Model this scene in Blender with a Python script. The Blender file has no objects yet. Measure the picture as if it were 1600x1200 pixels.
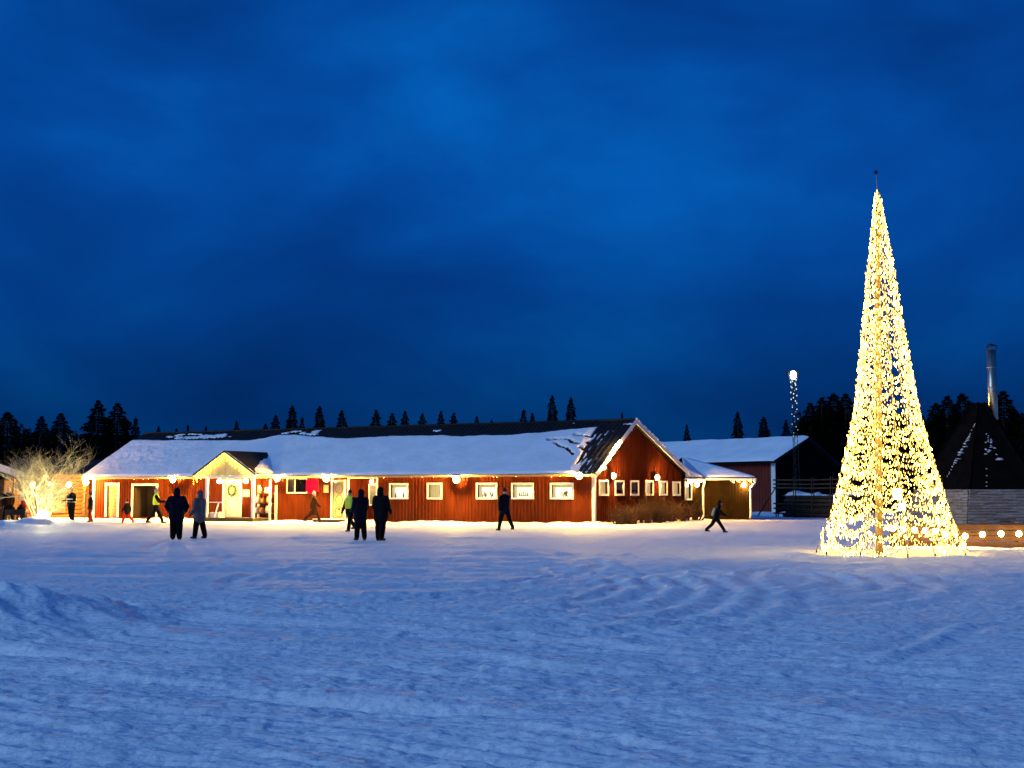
import bpy, bmesh, math, random
import numpy as np
from mathutils import Vector, Matrix

random.seed(7)
rng = np.random.default_rng(11)
SC = bpy.context.scene
COL = SC.collection
PI = math.pi

# ------------------------------------------------------------------ camera
CAM_H = 1.65
FPX = 2000.0                       # focal length in pixels of the 1600 px wide photograph
PITCH = math.atan(168.0 / FPX)
cam_d = bpy.data.cameras.new('camera')
cam = bpy.data.objects.new('camera', cam_d)
COL.objects.link(cam)
cam_d.sensor_width = 36.0
cam_d.lens = 36.0 * FPX / 1600.0
cam_d.clip_start = 0.1
cam_d.clip_end = 9000.0
cam.location = (0, 0, CAM_H)
cam.rotation_euler = (PI / 2 + PITCH, 0, 0)
SC.camera = cam

# ------------------------------------------------------------------ world: dusk sky with cloud banks
SUN_EL, SUN_ROT = math.radians(24.0), math.radians(250)
W = bpy.data.worlds.new('World')
SC.world = W
W.use_nodes = True
nt = W.node_tree
nt.nodes.clear()
N = nt.nodes.new
L = nt.links.new
out = N('ShaderNodeOutputWorld')
bg = N('ShaderNodeBackground')
sky = N('ShaderNodeTexSky')
sky.sky_type = 'NISHITA'
sky.sun_disc = False
sky.sun_elevation = SUN_EL
sky.sun_rotation = SUN_ROT
sky.dust_density = 0.3
sky.ozone_density = 6.0
tc = N('ShaderNodeTexCoord')
mp = N('ShaderNodeMapping')
mp.inputs['Scale'].default_value = (1.0, 1.0, 1.9)
mp.inputs['Location'].default_value = (1.9, 6.3, 2.2)
L(tc.outputs['Generated'], mp.inputs['Vector'])
n1 = N('ShaderNodeTexNoise')
n1.inputs['Scale'].default_value = 2.9
n1.inputs['Detail'].default_value = 6.0
n1.inputs['Roughness'].default_value = 0.52
n1.inputs['Distortion'].default_value = 0.25
L(mp.outputs['Vector'], n1.inputs['Vector'])
ramp = N('ShaderNodeValToRGB')
cr = ramp.color_ramp
cr.elements[0].position = 0.30
cr.elements[0].color = (0.0008, 0.029, 0.170, 1)
cr.elements[1].position = 0.70
cr.elements[1].color = (0.0010, 0.108, 0.440, 1)
e = cr.elements.new(0.5)
e.color = (0.0009, 0.057, 0.290, 1)
L(n1.outputs['Fac'], ramp.inputs['Fac'])
# a darker bank of cloud low over the horizon, all the way round
sep = N('ShaderNodeSeparateXYZ')
L(tc.outputs['Generated'], sep.inputs['Vector'])
mr = N('ShaderNodeMapRange')
mr.interpolation_type = 'SMOOTHSTEP'
mr.inputs['From Min'].default_value = 0.02
mr.inputs['From Max'].default_value = 0.24
mr.inputs["To Min"].default_value = 0.38
mr.inputs['To Max'].default_value = 1.12
L(sep.outputs['Z'], mr.inputs['Value'])
mul = N('ShaderNodeMix')
mul.data_type = 'RGBA'
mul.blend_type = 'MULTIPLY'
mul.inputs['Factor'].default_value = 1.0
L(ramp.outputs['Color'], mul.inputs['A'])
L(mr.outputs['Result'], mul.inputs['B'])
skys = N('ShaderNodeMix')
skys.data_type = 'RGBA'
skys.blend_type = 'MULTIPLY'
skys.inputs['Factor'].default_value = 1.0
skys.inputs['B'].default_value = (0.00001, 0.0007, 0.003, 1)
L(sky.outputs['Color'], skys.inputs['A'])
addn = N('ShaderNodeMix')
addn.data_type = 'RGBA'
addn.blend_type = 'ADD'
addn.inputs['Factor'].default_value = 1.0
L(mul.outputs['Result'], addn.inputs['A'])
L(skys.outputs['Result'], addn.inputs['B'])
L(addn.outputs['Result'], bg.inputs['Color'])
bg.inputs['Strength'].default_value = 1.0
L(bg.outputs['Background'], out.inputs['Surface'])

# the last daylight from behind the camera: very weak, very soft
sun_d = bpy.data.lights.new('sun', 'SUN')
sun_d.energy = 1.35
sun_d.angle = math.radians(28)
sun_d.color = (0.42, 0.70, 1.0)
sun = bpy.data.objects.new('sun', sun_d)
COL.objects.link(sun)
sun.rotation_euler = (PI / 2 - SUN_EL, 0, PI - SUN_ROT)

vs = SC.view_settings
vs.view_transform = 'Standard'
vs.look = 'None'
vs.exposure = 0.0
vs.gamma = 1.0
vs.use_curve_mapping = False
SC.render.engine = 'CYCLES'
cy = SC.cycles
cy.use_denoising = True
cy.use_light_tree = True
cy.max_bounces = 5
cy.diffuse_bounces = 2
cy.glossy_bounces = 2
cy.transmission_bounces = 3
cy.transparent_max_bounces = 6
cy.sample_clamp_indirect = 3.0
cy.caustics_reflective = False
cy.caustics_refractive = False

# ------------------------------------------------------------------ picking helpers (pixel of the photograph -> place in the world)
CP, SP = math.cos(PITCH), math.sin(PITCH)

def ray(u, v):
    a, b = u - 800.0, 600.0 - v
    return Vector((a, FPX * CP - b * SP, FPX * SP + b * CP))

def at_depth(u, v, Y):
    d = ray(u, v)
    t = Y / d.y
    return Vector((d.x * t, Y, CAM_H + d.z * t))

def on_ground(u, v, z=0.0):
    d = ray(u, v)
    t = (z - CAM_H) / d.z
    return Vector((d.x * t, d.y * t, z))

# ------------------------------------------------------------------ noise
def _h(ix, iy, seed):
    n = (ix.astype(np.int64) * 374761393 + iy.astype(np.int64) * 668265263 + seed * 974634777) & 0xFFFFFFFF
    n = ((n ^ (n >> 13)) * 1274126177) & 0xFFFFFFFF
    n = n ^ (n >> 16)
    return (n & 0xFFFF) / 65535.0

def vn(x, y, seed=0):
    x = np.asarray(x, float); y = np.asarray(y, float)
    ix, iy = np.floor(x), np.floor(y)
    fx, fy = x - ix, y - iy
    fx = fx * fx * fx * (fx * (fx * 6 - 15) + 10); fy = fy * fy * fy * (fy * (fy * 6 - 15) + 10)
    a, b = _h(ix, iy, seed), _h(ix + 1, iy, seed)
    c, d = _h(ix, iy + 1, seed), _h(ix + 1, iy + 1, seed)
    return (a * (1 - fx) + b * fx) * (1 - fy) + (c * (1 - fx) + d * fx) * fy - 0.5

def fbm(x, y, seed=0, o=4, g=0.5):
    s = 0; a = 1.0
    for i in range(o):
        s = s + a * vn(x * 2 ** i + 17.3 * i, y * 2 ** i - 9.1 * i, seed + i)
        a *= g
    return s

def sstep(a, b, x):
    t = np.clip((x - a) / (b - a), 0, 1)
    return t * t * (3 - 2 * t)

# ------------------------------------------------------------------ mesh builder
class MB:
    def __init__(s):
        s.v = []; s.f = []; s.m = []
        s.mi = 0
    def add(s, vs_, fs_):
        o = len(s.v)
        s.v += [tuple(p) for p in vs_]
        s.f += [tuple(i + o for i in q) for q in fs_]
        s.m += [s.mi] * len(fs_)
        return s
    def box(s, x0, x1, y0, y1, z0, z1):
        return s.add([(x0, y0, z0), (x1, y0, z0), (x1, y1, z0), (x0, y1, z0), (x0, y0, z1), (x1, y0, z1), (x1, y1, z1), (x0, y1, z1)],
                     [(0, 3, 2, 1), (4, 5, 6, 7), (0, 1, 5, 4), (1, 2, 6, 5), (2, 3, 7, 6), (3, 0, 4, 7)])
    def quad(s, a, b, c, d):
        return s.add([a, b, c, d], [(0, 1, 2, 3)])
    def bar(s, p, q, w, h, up=(0, 0, 1)):
        p, q = Vector(p), Vector(q)
        d = (q - p).normalized(); up = Vector(up)
        sx = d.cross(up)
        if sx.length < 1e-4: sx = d.cross(Vector((1, 0, 0)))
        sx.normalize(); sz = sx.cross(d).normalized()
        vs_ = []
        for c in (p, q):
            for a, b in ((-1, -1), (1, -1), (1, 1), (-1, 1)):
                vs_.append(c + sx * (a * w / 2) + sz * (b * h / 2))
        return s.add(vs_, [(0, 1, 2, 3), (7, 6, 5, 4), (0, 4, 5, 1), (1, 5, 6, 2), (2, 6, 7, 3), (3, 7, 4, 0)])
    def tube(s, pts, rad, n=6, cap=True):
        pts = [Vector(p) for p in pts]
        if not hasattr(rad, '__len__'): rad = [rad] * len(pts)
        vs_ = []; fs_ = []
        ref = None
        for i, p in enumerate(pts):
            d = (pts[min(i + 1, len(pts) - 1)] - pts[max(i - 1, 0)])
            if d.length < 1e-9: d = Vector((0, 0, 1))
            d.normalize()
            if ref is None:
                ref = d.cross(Vector((0, 0, 1)))
                if ref.length < 1e-3: ref = d.cross(Vector((1, 0, 0)))
            a = (ref - d * ref.dot(d)).normalized(); b = d.cross(a); ref = a
            for k in range(n):
                t = 2 * PI * k / n
                vs_.append(p + (a * math.cos(t) + b * math.sin(t)) * rad[i])
        for i in range(len(pts) - 1):
            for k in range(n):
                k2 = (k + 1) % n
                fs_.append((i * n + k, i * n + k2, (i + 1) * n + k2, (i + 1) * n + k))
        if cap:
            fs_.append(tuple(range(n - 1, -1, -1)))
            fs_.append(tuple((len(pts) - 1) * n + k for k in range(n)))
        return s.add(vs_, fs_)
    def lathe(s, prof, c=(0, 0, 0), n=12):
        vs_ = []; fs_ = []
        for r, z in prof:
            for k in range(n):
                t = 2 * PI * k / n
                vs_.append((c[0] + r * math.cos(t), c[1] + r * math.sin(t), c[2] + z))
        for i in range(len(prof) - 1):
            for k in range(n):
                k2 = (k + 1) % n
                fs_.append((i * n + k, i * n + k2, (i + 1) * n + k2, (i + 1) * n + k))
        return s.add(vs_, fs_)
    def ball(s, c, rx, ry=None, rz=None, n=10, m=6):
        ry = rx if ry is None else ry; rz = rx if rz is None else rz
        vs_ = [(c[0], c[1], c[2] - rz)]; fs_ = []
        for i in range(1, m):
            p = -PI / 2 + PI * i / m
            for k in range(n):
                t = 2 * PI * k / n
                vs_.append((c[0] + rx * math.cos(p) * math.cos(t), c[1] + ry * math.cos(p) * math.sin(t), c[2] + rz * math.sin(p)))
        vs_.append((c[0], c[1], c[2] + rz))
        T = len(vs_) - 1
        for k in range(n):
            fs_.append((0, 1 + (k + 1) % n, 1 + k))
            fs_.append((T, 1 + (m - 2) * n + k, 1 + (m - 2) * n + (k + 1) % n))
        for i in range(m - 2):
            for k in range(n):
                a = 1 + i * n + k; b = 1 + i * n + (k + 1) % n
                fs_.append((a, b, b + n, a + n))
        return s.add(vs_, fs_)
    def octa(s, c, r, h):
        x, y, z = c
        return s.add([(x + r, y, z), (x, y + r, z), (x - r, y, z), (x, y - r, z), (x, y, z + h), (x, y, z - h)],
                     [(0, 1, 4), (1, 2, 4), (2, 3, 4), (3, 0, 4), (1, 0, 5), (2, 1, 5), (3, 2, 5), (0, 3, 5)])
    def mesh(s, name, mats):
        me = bpy.data.meshes.new(name)
        me.from_pydata(s.v, [], s.f)
        for m in (mats if isinstance(mats, (list, tuple)) else [mats]):
            me.materials.append(m)
        if any(s.m): me.polygons.foreach_set('material_index', s.m)
        me.update()
        return me
    def build(s, name, mats, parent=None, smooth=False):
        me = s.mesh(name, mats)
        if smooth: me.polygons.foreach_set('use_smooth', [True] * len(me.polygons))
        return link(name, me, parent)

def link(name, data, parent=None):
    o = bpy.data.objects.new(name, data)
    COL.objects.link(o)
    if parent is not None: o.parent = parent
    return o

def tag(o, label=None, cat=None, group=None, kind=None):
    if label: o['label'] = label
    if cat: o['category'] = cat
    if group: o['group'] = group
    if kind: o['kind'] = kind
    return o

def thing(name, label, cat, loc=(0, 0, 0), rotz=0.0, group=None):
    o = link(name, None)
    o.location = loc
    o.rotation_euler = (0, 0, rotz)
    o.empty_display_size = 0.2
    return tag(o, label, cat, group)

def clone(o, parent=None, kids=None):
    c = o.copy()
    COL.objects.link(c)
    c.parent = parent
    for ch in list(o.children):
        clone(ch, c)
    return c

# ------------------------------------------------------------------ materials
MATS = {}
def mat(name, col, rough=0.7, var=0.15, scale=3.0, bump=0.0, bscale=20.0, metal=0.0, spec=0.3, stretch=(1, 1, 1), col2=None):
    m = bpy.data.materials.new(name)
    m.use_nodes = True
    t = m.node_tree
    b = t.nodes['Principled BSDF']
    b.inputs['Roughness'].default_value = rough
    b.inputs['Metallic'].default_value = metal
    b.inputs['Specular IOR Level'].default_value = spec
    tcn = t.nodes.new('ShaderNodeTexCoord')
    mpn = t.nodes.new('ShaderNodeMapping')
    mpn.inputs['Scale'].default_value = stretch
    t.links.new(tcn.outputs['Object'], mpn.inputs['Vector'])
    nz = t.nodes.new('ShaderNodeTexNoise')
    nz.inputs['Scale'].default_value = scale
    nz.inputs['Detail'].default_value = 4
    t.links.new(mpn.outputs['Vector'], nz.inputs['Vector'])
    r = t.nodes.new('ShaderNodeValToRGB')
    r.color_ramp.elements[0].position = 0.3
    r.color_ramp.elements[1].position = 0.7
    c2 = col2 if col2 else tuple(min(1, c * (1 + var)) for c in col)
    c1 = tuple(c * (1 - var) for c in col) if not col2 else col
    r.color_ramp.elements[0].color = (*c1, 1)
    r.color_ramp.elements[1].color = (*c2, 1)
    t.links.new(nz.outputs['Fac'], r.inputs['Fac'])
    t.links.new(r.outputs['Color'], b.inputs['Base Color'])
    if bump > 0:
        n2 = t.nodes.new('ShaderNodeTexNoise')
        n2.inputs['Scale'].default_value = bscale
        n2.inputs['Detail'].default_value = 5
        t.links.new(mpn.outputs['Vector'], n2.inputs['Vector'])
        bp = t.nodes.new('ShaderNodeBump')
        bp.inputs['Strength'].default_value = 1.0
        bp.inputs['Distance'].default_value = bump
        t.links.new(n2.outputs['Fac'], bp.inputs['Height'])
        t.links.new(bp.outputs['Normal'], b.inputs['Normal'])
    MATS[name] = m
    return m

def emit(name, col, strength):
    m = bpy.data.materials.new(name)
    m.use_nodes = True
    t = m.node_tree
    t.nodes.clear()
    o = t.nodes.new('ShaderNodeOutputMaterial')
    e_ = t.nodes.new('ShaderNodeEmission')
    e_.inputs['Color'].default_value = (*col, 1)
    e_.inputs['Strength'].default_value = strength
    t.links.new(e_.outputs['Emission'], o.inputs['Surface'])
    MATS[name] = m
    return m

M = MATS
mat('snow', (0.80, 0.81, 0.84), 0.75, 0.07, 5.0, 0.042, 13.0, spec=0.2, stretch=(0.6, 1.3, 1))
mat('roof_snow', (0.80, 0.82, 0.86), 0.8, 0.06, 0.8, 0.03, 3.0, spec=0.2)
mat('red_paint', (0.080, 0.0155, 0.0055), 0.9, 0.3, 2.5, 0.004, 30, spec=0.0, stretch=(1, 1, 0.25))
mat('white_trim', (0.74, 0.70, 0.64), 0.6, 0.08, 4.0, 0.002, 40)
mat('roof_dark', (0.010, 0.010, 0.011), 0.7, 0.3, 2.0, 0.003, 12, spec=0.15)
mat('tan_wood', (0.32, 0.20, 0.09), 0.75, 0.3, 3.0, 0.003, 20, stretch=(1, 1, 6))
mat('dark_wood', (0.055, 0.036, 0.022), 0.85, 0.4, 3.0, 0.006, 20)
mat('log_wood', (0.10, 0.038, 0.012), 0.8, 0.3, 3.0, 0.008, 14, stretch=(0.3, 1, 1))
mat('shaded_frost', (0.30, 0.26, 0.23), 0.9, 0.25, 4.0, 0.01, 12)  # thin frosty snow on the hut skirt, colour darkened to stand for shade
mat('tarred', (0.006, 0.005, 0.005), 0.95, 0.3, 3.0, 0.004, 14, spec=0.0)
mat('plank_brown', (0.035, 0.015, 0.005), 0.8, 0.35, 3.0, 0.006, 14, stretch=(0.3, 1, 1))
mat('mast_wood', (0.45, 0.30, 0.11), 0.75, 0.2, 3.0, 0.004, 20, stretch=(1, 1, 0.2))
mat('interior_dark', (0.045, 0.030, 0.020), 0.9, 0.3, 2.0)
mat('door_white', (0.70, 0.62, 0.46), 0.6, 0.06, 2.0)
mat('door_cream', (0.62, 0.48, 0.20), 0.6, 0.1, 2.0)
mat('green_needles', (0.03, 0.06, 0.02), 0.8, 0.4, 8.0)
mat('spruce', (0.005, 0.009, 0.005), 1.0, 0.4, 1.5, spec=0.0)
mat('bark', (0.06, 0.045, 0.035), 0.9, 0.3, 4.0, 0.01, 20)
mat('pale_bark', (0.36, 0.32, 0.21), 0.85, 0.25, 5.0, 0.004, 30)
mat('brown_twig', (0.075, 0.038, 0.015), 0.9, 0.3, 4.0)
mat('steel', (0.42, 0.37, 0.30), 0.38, 0.08, 3.0, metal=1.0)
mat('iron', (0.03, 0.03, 0.03), 0.5, 0.2, 5.0, metal=0.6)
mat('cable', (0.015, 0.02, 0.012), 0.7, 0.2, 5.0)
mat('rope', (0.35, 0.27, 0.14), 0.9, 0.2, 9.0)
mat('gutter_white', (0.78, 0.74, 0.66), 0.45, 0.05, 3.0)
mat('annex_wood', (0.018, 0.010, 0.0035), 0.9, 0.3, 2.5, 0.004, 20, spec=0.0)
mat('barn_red', (0.16, 0.020, 0.012), 0.9, 0.25, 1.5)
mat('red_cloth', (0.42, 0.002, 0.028), 0.9, 0.1, 6.0, 0.004, 12, spec=0.0)
mat('curtain', (0.72, 0.64, 0.42), 0.9, 0.08, 8.0, 0.01, 10, stretch=(6, 6, 0.3))
mat('ornament', (0.12, 0.10, 0.03), 0.8, 0.3, 9.0)
mat('shingle', (0.22, 0.16, 0.11), 0.9, 0.3, 6.0, 0.006, 20)
mat('jacket_black', (0.006, 0.006, 0.007), 0.8, 0.3, 8.0, 0.004, 20, spec=0.05)
mat('jacket_navy', (0.005, 0.007, 0.016), 0.8, 0.3, 8.0, 0.004, 20, spec=0.05)
mat('jacket_grey', (0.11, 0.115, 0.125), 0.8, 0.25, 8.0, 0.004, 20, spec=0.05)
mat('jacket_brown', (0.024, 0.009, 0.006), 0.8, 0.3, 8.0, 0.004, 20, spec=0.05)
mat('trousers_black', (0.005, 0.005, 0.006), 0.85, 0.3, 8.0, 0.004, 20, spec=0.05)
mat('trousers_red', (0.42, 0.020, 0.012), 0.8, 0.2, 8.0, 0.004, 20, spec=0.05)
mat('trousers_maroon', (0.16, 0.015, 0.030), 0.8, 0.2, 8.0, 0.004, 20, spec=0.05)
mat('boot', (0.014, 0.012, 0.010), 0.6, 0.2, 8.0)
mat('skin', (0.50, 0.30, 0.21), 0.6, 0.08, 8.0)
mat('hat_black', (0.012, 0.012, 0.013), 0.9, 0.2, 20.0)
mat('hat_white', (0.66, 0.62, 0.55), 0.9, 0.1, 20.0)
mat('hat_grey', (0.22, 0.22, 0.23), 0.9, 0.1, 20.0)
mat('hivis', (0.62, 0.72, 0.04), 0.7, 0.08, 8.0)
mat('reflective', (0.72, 0.74, 0.70), 0.4, 0.05, 8.0)
mat('glove', (0.02, 0.018, 0.016), 0.8, 0.2, 8.0)
mat('bag_pale', (0.45, 0.42, 0.33), 0.85, 0.15, 8.0)
mat('straw', (0.55, 0.36, 0.12), 0.9, 0.25, 20.0)
mat('sack', (0.70, 0.64, 0.50), 0.9, 0.1, 12.0)
mat('orange_basket', (0.55, 0.20, 0.05), 0.8, 0.25, 14.0)

emit('lamp_glass', (1.0, 0.60, 0.09), 8000.0)
emit('porch_glass', (1.0, 0.58, 0.16), 900.0)
emit('work_glass', (1.0, 0.93, 0.80), 14.0)
emit('rake_bulb', (1.0, 0.54, 0.14), 420.0)
emit('annex_bulb', (1.0, 0.58, 0.17), 22.0)
emit('lamp_glass_low', (1.0, 0.52, 0.11), 2300.0)
emit('tree_bulb', (1.0, 0.64, 0.075), 75.0)
emit('tree_bulb_dim', (1.0, 0.60, 0.11), 8.0)
emit('icicle_bulb', (1.0, 0.74, 0.06), 12.0)
emit('eave_bulb', (1.0, 0.44, 0.08), 260.0)
emit('fence_bulb', (1.0, 0.60, 0.20), 90.0)
emit('flood_glass', (1.0, 0.86, 0.42), 1300.0)
emit('mast_bulb', (0.85, 0.92, 0.85), 1.4)
emit('mast_lamp', (0.95, 0.98, 0.88), 45.0)
emit('room_light', (1.0, 0.82, 0.46), 2.2)

def glass_mat():
    m = bpy.data.materials.new('window_glass')
    m.use_nodes = True
    t = m.node_tree
    t.nodes.clear()
    o = t.nodes.new('ShaderNodeOutputMaterial')
    a = t.nodes.new('ShaderNodeBsdfTransparent')
    g = t.nodes.new('ShaderNodeBsdfGlossy')
    g.inputs['Roughness'].default_value = 0.03
    fr = t.nodes.new('ShaderNodeFresnel')
    fr.inputs['IOR'].default_value = 1.45
    mx = t.nodes.new('ShaderNodeMixShader')
    t.links.new(fr.outputs['Fac'], mx.inputs['Fac'])
    t.links.new(a.outputs['BSDF'], mx.inputs[1])
    t.links.new(g.outputs['BSDF'], mx.inputs[2])
    t.links.new(mx.outputs['Shader'], o.inputs['Surface'])
    MATS['window_glass'] = m
glass_mat()

def make_translucent(name, col, fac):
    t = MATS[name].node_tree
    pb = t.nodes['Principled BSDF']; o = [n for n in t.nodes if n.type == 'OUTPUT_MATERIAL'][0]
    tr = t.nodes.new('ShaderNodeBsdfTranslucent'); tr.inputs['Color'].default_value = (*col, 1)
    mx = t.nodes.new('ShaderNodeMixShader'); mx.inputs['Fac'].default_value = fac
    t.links.new(pb.outputs['BSDF'], mx.inputs[1]); t.links.new(tr.outputs['BSDF'], mx.inputs[2]); t.links.new(mx.outputs['Shader'], o.inputs['Surface'])
make_translucent('curtain', (0.85, 0.76, 0.50), 0.6)

# ------------------------------------------------------------------ the main building's own frame: x along the front (to the right), y into the building
BP0 = on_ground(928.5, 821.0)
BROT = math.radians(-28.0)
BM = Matrix.Translation(BP0) @ Matrix.Rotation(BROT, 4, 'Z')
BMI = BM.inverted()

def loc_front(u, v, y=0.0):
    o = BMI @ Vector((0, 0, CAM_H)); d = (BMI.to_3x3() @ ray(u, v))
    t = (y - o.y) / d.y
    p = o + d * t
    return p.x, p.z

def loc_gable(u, v, x=0.0):
    o = BMI @ Vector((0, 0, CAM_H)); d = (BMI.to_3x3() @ ray(u, v))
    t = (x - o.x) / d.x
    p = o + d * t
    return p.y, p.z

BLEN = -loc_front(146, 780)[0]
WID = loc_gable(1065, 780)[0]
EAVE_Z = 2.50
RIDGE_Y, RIDGE_Z = loc_gable(993, 656, 0.3)
BACK_Y = WID + 0.35
BACK_Z = loc_gable(1068, 738, 0.3)[1]
FRONT_Y = -0.5
EAVE_LINE_Z = 2.52
TAN_F = (RIDGE_Z - EAVE_LINE_Z) / (RIDGE_Y - FRONT_Y)
print('BUILDING', BP0, BLEN, WID, RIDGE_Y, RIDGE_Z, BACK_Z, 'eave px z', loc_front(925, 740, -0.5), loc_front(200, 745, -0.5))

# ------------------------------------------------------------------ ground
LITP = on_ground(1384, 866)        # foot of the tree of lights
MOUND_C = on_ground(40, 965)

def ground_h(x, y):
    x = np.asarray(x, float); y = np.asarray(y, float)
    wx = x + 0.8 * fbm(x * 0.35, y * 0.35, 91, 2); wy = y + 0.8 * fbm(x * 0.35 + 40, y * 0.35, 92, 2)
    h = 0.10 * fbm(x * 0.11, y * 0.11, 3, 3)
    near = 1 - sstep(15, 24, y)
    mid = sstep(13, 20, y) * (1 - sstep(46, 56, y))
    # ruts of the track that crosses in front of the camera
    al = wx * 0.87 - wy * 0.49; ac = wx * 0.49 + wy * 0.87
    h = h + near * (0.085 * fbm(al * 0.10, ac * 1.5, 21, 3) + 0.065 * fbm(al * 0.30, ac * 4.5, 22, 3, 0.62))
    for c, wd, dp in ((9.2, 0.28, 0.07), (10.9, 0.30, 0.06), (12.6, 0.25, 0.055), (7.9, 0.22, 0.05)):
        c2 = c + 0.35 * vn(al * 0.12, al * 0 + c, 77)
        h = h - dp * np.exp(-((ac - c2) / wd) ** 2) * (0.55 + vn(al * 0.5, ac * 0 + c, 78))
        h = h + 0.6 * dp * np.exp(-((ac - c2 - 1.6 * wd) / (wd * 0.7)) ** 2) * (0.6 + fbm(al * 1.4, ac * 0 + c, 79, 3))
    # long sweeping tracks further out
    h = h + mid * (0.06 * fbm(wx * 0.16, wy * 0.75, 31, 3) + 0.060 * fbm(wx * 0.22 + wy * 0.10, wy * 2.1, 32, 3, 0.6))
    # turning circle of tyre tracks
    for (cx, cy_, r0, r1, k) in ((-1.0, 23.0, 2.2, 6.6, 0.62), (3.6, 25.0, 1.6, 5.2, 0.70)):
        dx, dy = x + 0.3 * (wx - x) - cx, (y + 0.3 * (wy - y) - cy_) * 0.62
        r = np.sqrt(dx * dx + dy * dy)
        msk = sstep(r0, r0 + 0.6, r) * (1 - sstep(r1 - 1.2, r1, r)) * sstep(-0.25, 0.2, dx / (r + 0.01) + 0.6 * vn(x * 0.2, y * 0.2, 5))
        h = h + 0.030 * msk * np.sin(r * 2 * PI / k + 1.2 * vn(x * 0.25, y * 0.25, 6))
    # single wheel tracks curving over the yard
    for (cx, cy_, r_, dp) in ((-9.0, 30.0, 11.0, .035), (-9.0, 30.0, 12.6, .035), (6.0, 9.0, 14.0, .035), (6.0, 9.0, 15.6, .03), (4.0, 33.0, 9.5, .04), (4.0, 33.0, 11.1, .04), (12.0, 24.0, 7.5, .035), (12.0, 24.0, 9.1, .035), (-3.0, 52.0, 24.0, .04), (-3.0, 52.0, 25.6, .04), (0.5, 24.5, 4.2, .03), (0.5, 24.5, 5.8, .03), (3.5, 23.0, 3.4, .03), (3.5, 23.0, 5.0, .03), (9.0, 44.0, 19.0, .035), (9.0, 44.0, 20.6, .035)):
        rr_ = np.hypot(x - cx, y - cy_) - r_ + 0.25 * vn(x * 0.2, y * 0.2, int(r_ * 10))
        tr_ = np.exp(-(rr_ / 0.16) ** 2) - 0.55 * np.exp(-((np.abs(rr_) - 0.30) / 0.10) ** 2)
        h = h - 1.3 * dp * tr_ * sstep(-0.15, 0.25, vn(x * 0.15, y * 0.15, int(r_ * 7))) * (0.8 + 0.5 * vn(x * 3, y * 3, 19))
    # trodden lumps
    q = fbm(x * 1.9, y * 2.6, 41, 4, 0.62)
    h = h + (0.014 + 0.003 * mid) * (1 - np.abs(q) * 3.0) * (0.5 + 1.2 * (vn(x * 0.35, y * 0.35, 44) + 0.3))
    h = h + 0.024 * fbm(x * 4.0 + y * 1.5, y * 11.0 + x * 2, 51, 3, 0.6) * (1 - sstep(20, 35, y))
    clod = np.clip(vn(x * 4.5, y * 4.5, 61) - 0.27, 0, 1)
    h = h + 0.12 * clod * (1 - sstep(18, 30, y)) * sstep(0.0, 0.3, vn(x * 0.3, y * 0.6, 62) + 0.12)
    # footpath trodden on the right
    px = np.array([on_ground(u, v).x for u, v in ((1375, 1035), (1420, 1018), (1465, 1003), (1500, 984), (1545, 976))])
    py = np.array([on_ground(u, v).y for u, v in ((1375, 1035), (1420, 1018), (1465, 1003), (1500, 984), (1545, 976))])
    for i in range(4):
        ax, ay, bx, by = px[i], py[i], px[i + 1], py[i + 1]
        t = np.clip(((x - ax) * (bx - ax) + (y - ay) * (by - ay)) / ((bx - ax) ** 2 + (by - ay) ** 2), 0, 1)
        d2 = (x - ax - t * (bx - ax)) ** 2 + (y - ay - t * (by - ay)) ** 2
        h = h + 0.05 * np.exp(-d2 / 0.02) - 0.03 * np.exp(-d2 / 0.12)
    h = h * 0.82
    # ploughed bank on the left
    bx_, by_ = x - MOUND_C.x, y - MOUND_C.y
    e1 = np.clip((bx_ + 0.5) / 2.7, 0, 2)
    prof = np.exp(-((by_ - 0.15 * bx_) / (1.15 + 0.25 * fbm(x * 0.9, y * 0.9, 8, 2))) ** 2) * (1 - sstep(0.25, 1.0, e1))
    lump = 1 + 0.35 * fbm(x * 1.3, y * 1.3, 71, 3, 0.5)
    h = h + 0.33 * prof * lump * (bx_ > -20) + 0.10 * prof * (1 - np.abs(fbm(x * 1.1 + 0.9 * by_, y * 0.25, 73, 3)) * 4)
    # low ploughed edge in front of the long building
    fx, fy = BP0.x, BP0.y
    lx = (x - fx) * math.cos(BROT) + (y - fy) * math.sin(BROT)
    ly = -(x - fx) * math.sin(BROT) + (y - fy) * math.cos(BROT)
    edge = -9.2 + 0.8 * fbm(lx * 0.12, lx * 0, 13, 2) + 0.12 * (lx + 15)
    inb = sstep(-36, -30, lx) * (1 - sstep(6, 12, lx))
    h = h + inb * (0.11 * np.exp(-((ly - edge) / 0.8) ** 2) * (1 + 1.1 * fbm(lx * 0.9, ly * 0.9, 14, 3)))
    flat = sstep(-34, -31, lx) * (1 - sstep(8, 13, lx)) * sstep(-11.0, -8.5, ly)
    h = h * (1 - 0.6 * flat)
    # drift against the front wall and the gable
    wob = 0.5 + 0.9 * (fbm(lx * 1.2, ly * 1.2, 15, 3) + 0.3)
    dfront = np.where(lx < 0.3, -ly, np.hypot(np.maximum(lx, 0), np.maximum(-ly, 0)))
    h = h + 0.16 * np.exp(-np.clip(dfront, 0, 50) / 0.45) * wob * (lx > -33)
    # mound under the shrub, ring around the tree of lights
    sx, sy = on_ground(48, 826).x, on_ground(48, 826).y
    h = h + 0.42 * np.exp(-(((x - sx) / 2.6) ** 2 + ((y - sy) / 2.4) ** 2)) * (1 + 0.5 * fbm(x * 0.8, y * 0.8, 16, 3))
    rr = np.hypot(x - LITP.x, y - LITP.y)
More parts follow.
